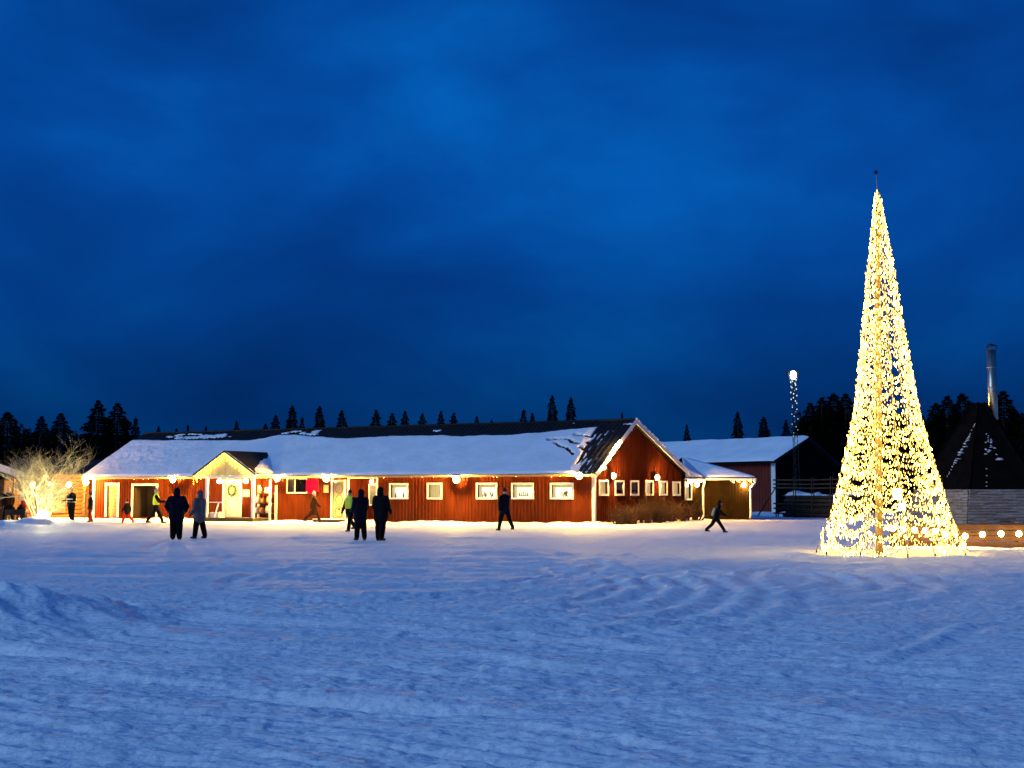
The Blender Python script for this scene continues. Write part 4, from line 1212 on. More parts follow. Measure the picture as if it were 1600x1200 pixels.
# brown bare bushes along the gable
gy_list = [1.2, 2.3, 3.4, 4.6, 5.8, 7.0, 8.3, 9.6, 10.8, 12.4]
names_b = ['the white corner board', 'the first small gable window', 'the second small gable window', 'the gap after the second gable window', 'the third small gable window', 'the fourth small gable window', 'the fifth small gable window', 'the sixth small gable window', 'the right end of the gable', 'the annex window']
for k, yy in enumerate(gy_list):
    p = BM @ Vector((.75 + .2 * math.sin(k * 2.1), yy, 0))
    b = thing('bare_bush', 'brown leafless bush on the gable wall below ' + names_b[k], 'bush', (p.x, p.y, gz(p.x, p.y) - .03), k * 1.3, 'brown bushes along the gable')
    m = MB(); rnd = random.Random(100 + k)
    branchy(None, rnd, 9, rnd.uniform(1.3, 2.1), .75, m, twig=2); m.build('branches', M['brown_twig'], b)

# ------------------------------------------------------------------ tree of lights
TL = Vector((LITP.x, LITP.y + 0.6, 0)); TL.z = gz(TL.x, TL.y)
apex = at_depth(1371, 297, TL.y); TH = apex.z - TL.z
TLEAN = apex.x - TL.x
xl, xr_ = at_depth(1281, 862, TL.y).x - TL.x, at_depth(1508, 862, TL.y).x - TL.x
TCX, TR = (xl + xr_) / 2, (xr_ - xl) / 2
print('TREE', TL, TH, TLEAN, TCX, TR)
lit = thing('light_tree', 'tall cone of light garlands hung from a wooden mast like a Christmas tree', 'light tree', TL)
tiprel = at_depth(1368, 272, TL.y).z - TL.z
def axis(f):            # f 0 top .. 1 bottom
    return Vector((TLEAN * (1 - f), 0, TH * (1 - f)))
m = MB(); m.tube([axis(1.02), axis(.6), axis(.25), axis(0)], [.10, .085, .068, .05], 10); m.build('mast', M['mast_wood'], lit, True)
m = MB(); m.tube([axis(0), (TLEAN - .03, 0, tiprel)], [.018, .010], 6); m.build('tip_rod', M['steel'], lit)
m = MB(); m.octa((TLEAN - .03, 0, tiprel + .05), .05, .06)
for k in range(5):
    a = PI / 2 + 2 * PI * k / 5; m.octa((TLEAN - .03 + .05 * math.cos(a), 0, tiprel + .05 + .05 * math.sin(a)), .02, .03)
m.build('star', M['iron'], lit)
NS = 11
ang0 = -PI / 2 + .10           # the narrow gap towards the camera lets the mast show
angs = [ang0 + .16 + (2 * PI - .36) * k / (NS - 1) for k in range(NS)]
def cone_pt(a, f):
    rr = TR * float(np.interp(f, [0, .1, .22, .36, .54, .61, .71, .82, .89, .945, 1.0], [.012, .085, .175, .262, .385, .44, .56, .71, .80, .96, 1.02]))
    c = axis(f)
    return Vector((c.x + TCX * f + rr * math.cos(a), c.y + rr * math.sin(a), c.z))
for a in angs:
    m = MB(); m.tube([cone_pt(a, f) for f in np.linspace(.0, .985, 12)], .012, 4); m.build('stay_rope', M['rope'], lit)
    m = MB(); e_ = cone_pt(a, 1.0); m.tube([(e_.x, e_.y, -.1), (e_.x, e_.y, .14)], .02, 6); m.build('peg', M['dark_wood'], lit)
rnd = random.Random(3)
levels = []
f = .012
while f < .955:
    levels.append(f); f += .0255 + .0125 * f
NLV = len(levels)
print('LEVELS', NLV, NLV * (NS - 1))
for li, f in enumerate(levels):
    for j in range(NS - 1):
        a0_, a1_ = angs[j], angs[j + 1]
        f0 = f + .016 * math.sin(j * 1.9 + li * .3); f1 = f + .016 * math.sin((j + 1) * 1.9 + li * .3) + rnd.uniform(-.006, .006)
        A, B = cone_pt(a0_, max(f0, .004)), cone_pt(a1_, max(f1, .004))
        wdt = (B - A).length
        sag = .05 + .30 * wdt + rnd.uniform(-.03, .05)
        m = MB()
        for strand in range(3 if f > .3 else 2):
            n = max(3, int(wdt / .058))
            sag2 = sag * (1.0 if strand == 0 else rnd.uniform(.35, .8)); dz_ = 0 if strand == 0 else -.36 * strand * (.0255 + .0125 * f) * TH + rnd.uniform(-.03, .03)
            pts = []
            for i in range(n + 1):
                s_ = i / n
                p = A.lerp(B, s_); p.z = max(p.z + dz_ - sag2 * 4 * s_ * (1 - s_), .02)
                out_ = .02 + .08 * 4 * s_ * (1 - s_) * wdt
                am = a0_ + (a1_ - a0_) * s_
                p.x += out_ * math.cos(am); p.y += out_ * math.sin(am)
                pts.append(p)
            m.mi = 0; m.tube(pts, .007, 3, cap=False)
            m.mi = 1
            for p in pts:
                for q in range(2 if rnd.random() < (.45 if strand == 0 else .12) else 1):
                    c = p + Vector((rnd.uniform(-.03, .03), rnd.uniform(-.03, .03), -.03 - .085 * q + rnd.uniform(-.035, .035)))
                    m.mi = 1 if rnd.random() < .28 else 2
                    if c.z > .05: m.octa(c, rnd.uniform(.0065, .0105), rnd.uniform(.022, .048))
        m.build('garland', [M['cable'], M['tree_bulb'], M['tree_bulb_dim']], lit)

# white work lamps on a short post behind the garlands
wl = at_depth(1403, 790, 41.5)
t = thing('work_lamp', 'pair of white work lamps on a short post behind the tree of lights', 'lamp', (wl.x, 41.5, 0))
m = MB(); m.tube([(0, .06, -.2), (0, .06, at_depth(1403, 765, 41.5).z)], .03, 6); m.build('post', M['iron'], t)
for (u_, v_, w_, h_) in ((1402, 772, .14, .17), (1409, 792, .11, .12)):
    p = at_depth(u_, v_, 41.5) - Vector((wl.x, 41.5, 0))
    m = MB(); m.box(p.x - w_ - .02, p.x + w_ + .02, -.02, .10, p.z - h_ - .02, p.z + h_ + .02); hd = m.build('lamp_head', M['iron'], t)
    m = MB(); m.box(p.x - w_, p.x + w_, -.045, -.024, p.z - h_, p.z + h_); m.build('glass', M['work_glass'], hd)

# ------------------------------------------------------------------ low plank fence with round lamps behind the tree of lights
fa, fb2 = at_depth(1392, 842, 39.5), at_depth(1640, 842, 38.0)
fence = thing('plank_fence', 'low plank fence behind the tree of lights', 'fence', (fa.x, fa.y, 0), math.atan2(fb2.y - fa.y, fb2.x - fa.x))
fl_len = math.hypot(fb2.x - fa.x, fb2.y - fa.y)
for k in range(4):
    m = MB(); m.box(0, fl_len, 0, .04, .0 + .17 * k, .155 + .17 * k); m.build('plank', M['plank_brown'], fence)
for k in range(6):
    m = MB(); xx = fl_len * k / 5; m.box(xx - .05, xx + .05, .045, .13, -.2, .74); m.build('post', M['dark_wood'], fence)
t = thing('fence_lights', 'row of white round lamps strung along the low plank fence', 'string lights', (0, 0, 0))
fp = []
for (u, v) in ((1395, 826), (1412, 827), (1429, 828), (1446, 829), (1461, 830), (1477, 835), (1508, 838), (1535, 835), (1564, 834), (1592, 834), (1620, 834)):
    Yf = 39.5 + (38.0 - 39.5) * (u - 1392) / 248 - .25
    p = at_depth(u, v, Yf); fp.append(p)
    m = MB(); m.ball(p, .085, .085, .085, 10, 7); m.build('bulb', M['fence_bulb'], t, True)
m = MB(); m.tube([p + Vector((0, .0, .09)) for p in fp], .01, 5); m.build('cable', M['cable'], t)
for p in (fp[0], fp[-1]):
    m = MB(); m.tube([(p.x, p.y, -.2), (p.x, p.y, p.z + .15)], .03, 6); m.build('post', M['dark_wood'], t)

# hexagonal hut with a steep dark roof, a flared snowy skirt and a steel chimney
KY = 47.0
kc = at_depth(1535, 800, KY)
kota = thing('pointed_hut', 'dark six-sided hut with a steep roof, snowy shingled skirt and shining steel chimney', 'hut', (kc.x, KY, 0))
kzt = at_depth(1535, 765, KY - 2.1).z; kzb = at_depth(1535, 829, KY - 2.5).z; kza = at_depth(1540, 630, KY).z
RB, RT, RA = 2.86, 2.42, .22
def hexp(R_, z, k): a_ = -PI / 2 - PI / 6 + k * PI / 3; return Vector((R_ * math.cos(a_), R_ * math.sin(a_), z))
m = MB()
for k in range(6):
    m.quad(hexp(RT, kzt, k), hexp(RT, kzt, k + 1), hexp(RA, kza, k + 1), hexp(RA, kza, k))
m.add([hexp(RA, kza, k) for k in range(6)], [tuple(range(6))])
kroof = m.build('steep_roof', M['tarred'], kota)
for k in range(6):
    m = MB(); m.tube([hexp(RT, kzt + .02, k), hexp(RA, kza + .02, k)], .035, 5); m.build('hip_rib', M['tarred'], kroof)
m = MB()
for k in range(6):
    m.quad(hexp(RB, kzb - .06, k), hexp(RB, kzb - .06, k + 1), hexp(RT, kzt - .04, k + 1), hexp(RT, kzt - .04, k))
kskirt = m.build('skirt_roof', M['dark_wood'], kota)
m = MB()
for k in range(6): m.quad(hexp(RB - .25, -.2, k), hexp(RB - .25, -.2, k + 1), hexp(RB - .25, kzb, k + 1), hexp(RB - .25, kzb, k))
m.build('wall', M['plank_brown'], kota)
nrow = 14
for side in (-1, 0, 1):
    c_a, c_b = hexp(RB, kzb, side), hexp(RB, kzb, side + 1); d_a, d_b = hexp(RT, kzt, side), hexp(RT, kzt, side + 1)
    nn = (c_b - c_a).cross(d_a - c_a).normalized()
    if nn.z < 0: nn = -nn
    for i in range(nrow):
        t0, t1 = i / nrow, min((i + 1.3) / nrow, 1.0)
        s0 = 0.0
        while s0 < .985:
            s1 = min(s0 + random.uniform(.07, .22), 1.0)
            if 1 - s1 < .03: s1 = 1.0
            jit = .02 + random.uniform(0, .025); dt = random.uniform(-.014, .014)
            def pt(s_, t_, h_): return c_a.lerp(c_b, s_).lerp(d_a.lerp(d_b, s_), max(0, t_)) + nn * h_
            lowpatch = (1 - sstep(.05, .42, t0)) * (.8 * math.exp(-((s0 - .42) / .12) ** 2) + .55 * math.exp(-((s0 - .78) / .15) ** 2)) if side == 0 else 0
            snow_here = (.5 * vn(np.array([s0 * 6.]), np.array([t0 * 5.0]), 12)[0] + .4 * random.uniform(-.5, .5) * .5 - lowpatch) > -.28
            m = MB(); m.mi = 0
            m.add([pt(s0, t0 + dt, jit + .02), pt(s1 - .003, t0 + dt, jit + .02), pt(s1 - .003, t1, .0), pt(s0, t1, .0), pt(s0, t0 + dt, jit - .015), pt(s1 - .003, t0 + dt, jit - .015)], [(0, 1, 2, 3), (4, 5, 1, 0), (4, 0, 3), (5, 2, 1)])
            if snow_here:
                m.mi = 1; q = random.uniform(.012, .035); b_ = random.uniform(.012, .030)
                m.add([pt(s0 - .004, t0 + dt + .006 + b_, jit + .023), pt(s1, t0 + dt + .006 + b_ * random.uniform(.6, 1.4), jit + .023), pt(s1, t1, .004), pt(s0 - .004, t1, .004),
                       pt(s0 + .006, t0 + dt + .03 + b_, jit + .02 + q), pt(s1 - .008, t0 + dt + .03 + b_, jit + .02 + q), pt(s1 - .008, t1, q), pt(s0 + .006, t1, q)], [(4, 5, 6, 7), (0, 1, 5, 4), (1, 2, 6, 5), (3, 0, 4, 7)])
            m.build('shingle', [M['shingle'], M['shaded_frost']], kskirt)
            s0 = s1
# scraps of snow left on the steep roof: along the hip and in short bars across the front face
rk = random.Random(9)
m = MB()
KM = Matrix.Translation((kc.x, KY, 0)).inverted()
def face_at(u, v, lift):
    a_, b_, c_ = hexp(RT, kzt, 0), hexp(RT, kzt, 1), hexp(RA, kza, 0)
    n_ = (b_ - a_).cross(c_ - a_).normalized()
    if n_.y > 0: n_ = -n_
    o_ = KM @ Vector((0, 0, CAM_H)); d_ = ray(u, v); t_ = (a_ - o_).dot(n_) / d_.dot(n_)
    return o_ + d_ * t_ + n_ * lift
def scrap(u0, u1, v, th):
    m.tube([face_at(u0 + (u1 - u0) * q / 3, v + rk.uniform(-.6, .6), .012) for q in range(4)], [th * .25, th, th * .85, th * .25], 5)
v = 660.0
while v < 752:
    uc = 1523 - 48 * (v - 658) / 90 + 1.5
    w_ = 3 + 9 * math.exp(-((v - 706) / 18) ** 2)
    if rk.random() < .8: scrap(uc - w_ * rk.uniform(.1, .4) + 2, uc + w_ * rk.uniform(.3, 1.0), v, rk.uniform(.016, .032))
    v += rk.uniform(1.6, 3.6)
v = 678.0
while v < 762:
    if v < 720:
        w_ = 4 + 22 * (v - 678) / 42
        for q in range(2):
            u0 = 1541 + rk.uniform(-.3, .75) * w_
            if rk.random() < .7: scrap(u0, u0 + w_ * rk.uniform(.2, .5), v + rk.uniform(-1, 1), rk.uniform(.013, .028))
        v += rk.uniform(2.0, 4.2)
    else:
        if rk.random() < .6: scrap(1540, 1543, v, .016)
        v += rk.uniform(4, 7)
tag(m.build('snow_scraps', M['roof_snow'], kroof, True), kind='stuff')
cpos = at_depth(1551.5, 628, KY + .1); ctop = at_depth(1551.5, 547, KY + .1).z; cx_ = cpos.x - kc.x
m = MB(); m.tube([(cx_, .1, kza - 1.2), (cx_, .1, ctop)], .165, 20); kch = m.build('chimney', M['steel'], kota, True)
for zz in (cpos.z + .5, cpos.z + 1.25):
    m = MB(); m.lathe([(.167, zz), (.18, zz), (.18, zz + .04), (.167, zz + .04)], c=(cx_, .1, 0), n=20); m.build('seam_band', M['steel'], kch, True)
m = MB(); m.lathe([(.03, ctop + .24), (.23, ctop + .15), (.23, ctop + .135), (.03, ctop + .16)], c=(cx_, .1, 0), n=16)
for k in range(3): m.tube([(cx_ + .155 * math.cos(2 * PI * k / 3), .1 + .155 * math.sin(2 * PI * k / 3), ctop - .05), (cx_ + .2 * math.cos(2 * PI * k / 3), .1 + .2 * math.sin(2 * PI * k / 3), ctop + .15)], .012, 5)
m.build('rain_cap', M['iron'], kch)

# ------------------------------------------------------------------ lamp mast wound with lights
mpz = at_depth(1238, 588, 88)
mast = thing('lamp_mast', 'tall lamp mast with a bright head, wound with white lights', 'lamp mast', (mpz.x + .25, 88, 0))
m = MB(); mh = mpz.z
for sx_, sy_ in ((-.14, 0), (.14, 0), (0, .22)):
    m.tube([(sx_ * 1.6, sy_ * 1.6, -.2), (sx_ * .7 - .22, sy_ * .7, mh)], .025, 5)
for k in range(26):
    z = mh * k / 26; z2 = mh * (k + 1) / 26
    f0, f1 = 1.6 - .9 * k / 26, 1.6 - .9 * (k + 1) / 26; s0, s1 = -.22 * k / 26, -.22 * (k + 1) / 26
    sg = 1 if k % 2 else -1
    m.tube([(.14 * f0 * sg + s0, 0, z), (-.14 * f1 * sg + s1, 0, z2)], .014, 4)
m.build('lattice', M['iron'], mast)
m = MB(); k = 0; z = mh - .25; i = 0
while z > mh * .52:
    fr_ = (mh - z) / (mh * .48)
    a = i * 1.7
    for q in range(1):
        m.octa((-.22 * z / mh + .20 * math.cos(a), .20 * math.sin(a) - .1, z), .05 * (1 - .72 * fr_), .08 * (1 - .72 * fr_))
    z -= .075 + .16 * fr_; i += 1
tag(m.build('bulb', M['mast_bulb'], mast), kind='stuff')
m = MB(); m.box(-.62, .12, -.25, .2, mh + .05, mh + .35); m.build('lamp_housing', M['iron'], mast)
m = MB(); m.ball((-.25, -.30, mh + .06), .20, .12, .30, 12, 6); m.build('lamp_glass', M['mast_lamp'], mast, True)
for k in range(3):
    m = MB(); m.bar((-.5 + .3 * k, -.1, mh + .0), (-.22, 0, mh - .9), .03, .03); m.build('strut', M['iron'], mast)

# ------------------------------------------------------------------ dark rail fence with log pile and snow
ga, gb_ = at_depth(1214, 790, 84), at_depth(1330, 790, 78)
rf = thing('rail_fence', 'tall dark rail fence in front of the far barn', 'fence', (ga.x, ga.y, 0), math.atan2(gb_.y - ga.y, gb_.x - ga.x))
gl = math.hypot(gb_.x - ga.x, gb_.y - ga.y)
for k, zz in enumerate((.25, .55, .85, 1.9, 2.15, 2.42)):
    m = MB(); m.tube([(-.3, .0, zz + .02 * math.sin(k)), (gl / 2, .0, zz - .05), (gl + .3, .0, zz)], [.06, .05, .045], 6); m.build('rail', M['dark_wood'], rf)
for k in range(5):
    xx = gl * k / 4
    for yy in (-.09, .09):
        m = MB(); m.tube([(xx, yy, -.2), (xx + .05, yy, 2.55 + .12 * math.sin(k * 3))], [.045, .03], 6); m.build('post', M['dark_wood'], rf)
m = MB(); m.tube([(-.9, -.9, 0), (.05, -.05, 2.0)], [.05, .035], 6); m.build('brace_pole', M['dark_wood'], rf)
pile = thing('log_pile', 'dark pile of long logs topped with snow behind the rail fence', 'log pile', (ga.x, ga.y, 0), math.atan2(gb_.y - ga.y, gb_.x - ga.x))
for r_ in range(6):
    for c_ in range(3):
        m = MB(); zz = .12 + .235 * r_; yy = .45 + .26 * c_ + .1 * (r_ % 2)
        m.tube([(.1 + .3 * random.random(), yy, zz), (gl - .3 * random.random(), yy, zz + random.uniform(-.02, .02))], .12, 7); m.build('log', M['dark_wood'], pile, True)
m = MB(); v = []; n1_, n2_ = 60, 8
for i in range(n1_ + 1):
    for j in range(n2_ + 1):
        x = gl * i / n1_; y = .38 + .8 * j / n2_
        hgt = 1.40 + max(-.1, .16 + .42 * float(fbm(np.array([x * 1.1]), np.array([y * 1.5]), 25, 3)[0])) * (1 if 0 < j < n2_ else .0) * (1 if 0 < i < n1_ else 0)
        v.append((x, y, hgt))
m.add(v, [(i * (n2_ + 1) + j, (i + 1) * (n2_ + 1) + j, (i + 1) * (n2_ + 1) + j + 1, i * (n2_ + 1) + j + 1) for i in range(n1_) for j in range(n2_)])
m.build('snow_cover', M['roof_snow'], pile, True)

# ------------------------------------------------------------------ spruces
def spruce_mesh(name, rnd, H=10.0, W_=1.9, dens=1.0, ragged=.25, base=.06):
    """crown mesh: drooping flat sprays in whorls"""
    m = MB()
    z = H * base
    while z < H * .985:
        f = 1 - z / H
        R = W_ * (f ** .8) * (1 + rnd.uniform(-ragged, ragged)) + .06
        nb_ = max(3, int((5 + 5 * f) * dens))
        a0 = rnd.uniform(0, 6)
        for k in range(nb_):
            a = a0 + 2 * PI * k / nb_ + rnd.uniform(-.3, .3); r_ = R * rnd.uniform(.6, 1.15)
            dx, dy = math.cos(a), math.sin(a); px_, py_ = -dy, dx
            dr = -.30 * r_ + rnd.uniform(-.1, .1)
            for s_ in range(4):
                t0, t1 = .15 + .2 * s_, .15 + .2 * s_ + .32
                wv = r_ * .20 * (1.2 - t0) + .07
                zz0, zz1 = z + dr * t0 * t0, z + dr * t1 * t1 - .12
                c = (dx * r_ * t0, dy * r_ * t0, zz0)
                for sg in (-1, 1):
                    e_ = (dx * r_ * t1 + px_ * wv * sg, dy * r_ * t1 + py_ * wv * sg, zz1 + rnd.uniform(-.12, .05))
                    g = (dx * r_ * (t0 + .16), dy * r_ * (t0 + .16), zz0 + .06)
                    m.add([c, e_, g], [(0, 1, 2)])
            m.add([(dx * r_ * .7, dy * r_ * .7, z + dr * .5 + .1), (dx * r_ * 1.05 + px_ * .05, dy * r_ * 1.05 + py_ * .05, z + dr), (dx * r_ * .7, dy * r_ * .7, z + dr * .5 - .16)], [(0, 1, 2)])
        z += H * .020 * rnd.uniform(.8, 1.3)
    for k in range(6):
        a = rnd.uniform(0, 6); m.add([(0, 0, H), (.09 * math.cos(a), .09 * math.sin(a), H * .96), (.09 * math.cos(a + 1.5), .09 * math.sin(a + 1.5), H * .955)], [(0, 1, 2)])
    return m
protos = []
for k, (w_, dn, rg) in enumerate(((1.35, 1.4, .35), (1.8, 1.5, .4), (2.2, 1.6, .35), (1.1, 1.2, .4))):
    r_ = random.Random(40 + k)
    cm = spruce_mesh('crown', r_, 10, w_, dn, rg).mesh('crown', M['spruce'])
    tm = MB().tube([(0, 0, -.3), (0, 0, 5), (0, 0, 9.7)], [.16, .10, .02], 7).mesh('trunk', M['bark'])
    protos.append((cm, tm))
def spruce(u, vtop, Y, kind, label, wscale=1.0, group='dark spruces'):
    p = at_depth(u, vtop, Y)
    s_ = p.z / 10.0
    o = thing('spruce_tree', label, 'spruce', (p.x, Y, -.05), random.uniform(0, 6), group)
    c = link('crown', protos[kind][0], o); t_ = link('trunk', protos[kind][1], o)
    for q in (c, t_): q.scale = (s_ * wscale, s_ * wscale, s_)
    return o
ORD = ['first', 'second', 'third', 'fourth', 'fifth', 'sixth', 'seventh', 'eighth', 'ninth', 'tenth', 'eleventh', 'twelfth', 'thirteenth', 'fourteenth', 'fifteenth', 'sixteenth', 'seventeenth', 'eighteenth', 'nineteenth', 'twentieth', 'twenty-first', 'twenty-second']
left_grp = [(-20, 640, 95, 2, 1.3), (12, 641, 92, 2, 1.4), (42, 668, 96, 1, 1.3), (65, 648, 95, 1, 1.2), (95, 643, 93, 1, 1.4), (118, 672, 97, 1, 1.2), (154, 623, 104, 1, 1.25), (184, 627, 103, 1, 1.4), (212, 650, 118, 3, 1.0)]
for k, (u, v, Y, kd, ws) in enumerate(left_grp):
    spruce(u, v, Y, kd, 'dark spruce left of the long roof, ' + ORD[k] + ' from the left edge', ws * 1.6, 'dark spruces left of the building')
roof_grp = [(248, 664, 122, 1, .9), (276, 667, 125, 3, .9), (294, 661, 122, 3, .8), (322, 663, 124, 3, .8), (370, 656, 118, 1, .8), (415, 660, 122, 1, 1.1), (431, 646, 117, 1, 1.1), (457, 631, 112, 2, .85), (472, 649, 117, 3, 1.0), (499.5, 632, 112, 2, .8), (534, 639, 113, 1, 1.1), (588, 638, 116, 1, 1.1), (613, 643, 118, 1, 1.2), (633, 640, 117, 1, 1.0), (660, 644, 120, 1, 1.1), (689, 640, 118, 1, .9), (709, 643, 120, 1, 1.1), (745, 648, 121, 1, .9), (768, 653, 123, 3, .8), (818, 637, 116, 3, 1.2), (832, 643, 118, 1, .9)]
for k, (u, v, Y, kd, ws) in enumerate(roof_grp):
    spruce(u, v, Y, kd, 'spruce showing above the long roof ridge, ' + ORD[k] + ' of that row from its left end', ws * 1.25, 'spruces showing above the long roof')
spruce(863, 615, 109, 2, 'tallest spruce above the roof ridge, left one of a close pair', .85, 'spruces showing above the long roof')
spruce(892, 618, 109, 2, 'tall spruce above the roof ridge, right one of a close pair', .85, 'spruces showing above the long roof')
spruce(972, 641, 124, 3, 'slim spruce tip just left of the gable peak', .8, 'spruces showing above the long roof')
spruce(1073, 661, 122, 1, 'lone small spruce behind the left end of the far barn roof', .9)
spruce(1152.5, 641, 118, 2, 'broad spruce above the middle of the far barn roof', .9)
spruce(1193, 649, 119, 2, 'spreading spruce above the far barn roof next to the lamp mast', 1.2)
spruce(1228, 654, 118, 1, 'spruce at the foot of the lamp mast lights above the far barn', 1.2)
right_grp = [(1266, 627, 108, 1, 1.3), (1284, 618, 106, 1, 1.2), (1302, 612, 106, 2, 1.2), (1321, 612, 105, 1, 1.3), (1342, 630, 107, 1, 1.3), (1364, 640, 108, 2, 1.3), (1408, 645, 108, 2, 1.3), (1440, 648, 107, 1, 1.4), (1462, 627, 104, 2, 1.1), (1480, 616, 103, 1, 1.4), (1503, 612, 102, 2, 1.1), (1522, 634, 102, 1, 1.3), (1541, 627, 102, 1, 1.3), (1567, 608, 100, 1, 1.4), (1586, 640, 101, 2, 1.2), (1608, 652, 98, 2, 1.3), (1635, 640, 98, 2, 1.3)]
for k, (u, v, Y, kd, ws) in enumerate(right_grp):
    spruce(u, v, Y, kd, 'dark spruce in the wood behind the tree of lights, ' + ORD[k] + ' from the lamp mast', ws * 1.65, 'dark spruces behind the tree of lights')
# the wood closes in below them
wood = MB(); r_ = random.Random(77)
def add_low(u, v, Y):
    p = at_depth(u, v, Y); s_ = p.z / 10
    c = spruce_mesh('x', r_, 10, 2.3, .75, .35, .03)
    wood.add([(p.x + x * s_ * 1.3, Y + y * s_ * 1.2, z * s_) for x, y, z in c.v[::1]], c.f)
for u in range(-120, 210, 17): add_low(u + r_.uniform(-6, 6), r_.uniform(660, 695), r_.uniform(105, 125))
for u in range(1245, 1700, 10): add_low(u + r_.uniform(-6, 6), r_.uniform(632, 668), r_.uniform(108, 125))
for u in range(215, 1250, 26): add_low(u + r_.uniform(-8, 8), r_.uniform(700, 715), r_.uniform(125, 135))
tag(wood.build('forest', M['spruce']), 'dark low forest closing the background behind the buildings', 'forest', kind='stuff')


# ------------------------------------------------------------------ people
def capsule(mb, a, b, ra, rb, sq=(1, 1)):
    a, b = Vector(a), Vector(b)
    d = b - a
    if d.length < 1e-5: d = Vector((0, 0, 1e-3)); b = a + d
    dn = d.normalized()
    pts = []; rad = []
    for k in range(4):
        t = PI / 2 * k / 3; pts.append(a - dn * ra * math.cos(t)); rad.append(max(ra * math.sin(t), ra * .06))
    for k in range(4):
        t = PI / 2 * (3 - k) / 3; pts.append(b + dn * rb * math.cos(t)); rad.append(max(rb * math.sin(t), rb * .06))
    mb.tube(pts, rad, 10)

def seg_dist(P_, a, b, ra, rb):
    a, b = np.array(a), np.array(b); ab = b - a
    t = np.clip(((P_ - a) @ ab) / max(ab @ ab, 1e-9), 0, 1)
    return np.linalg.norm(P_ - a - t[:, None] * ab, axis=1) - (ra + (rb - ra) * t)

def remesh(caps, voxel, name):
    mb = MB()
    for c in caps: capsule(mb, c[0], c[1], c[2], c[3])
    o = bpy.data.objects.new('tmp', mb.mesh('tmp', []))
    COL.objects.link(o)
    md = o.modifiers.new('r', 'REMESH'); md.mode = 'VOXEL'; md.voxel_size = voxel; md.use_smooth_shade = True
    sm = o.modifiers.new('s', 'SMOOTH'); sm.factor = .4; sm.iterations = 2
    dg = bpy.context.evaluated_depsgraph_get()
    me = bpy.data.meshes.new_from_object(o.evaluated_get(dg))
    bpy.data.objects.remove(o)
    me.name = name
    return me

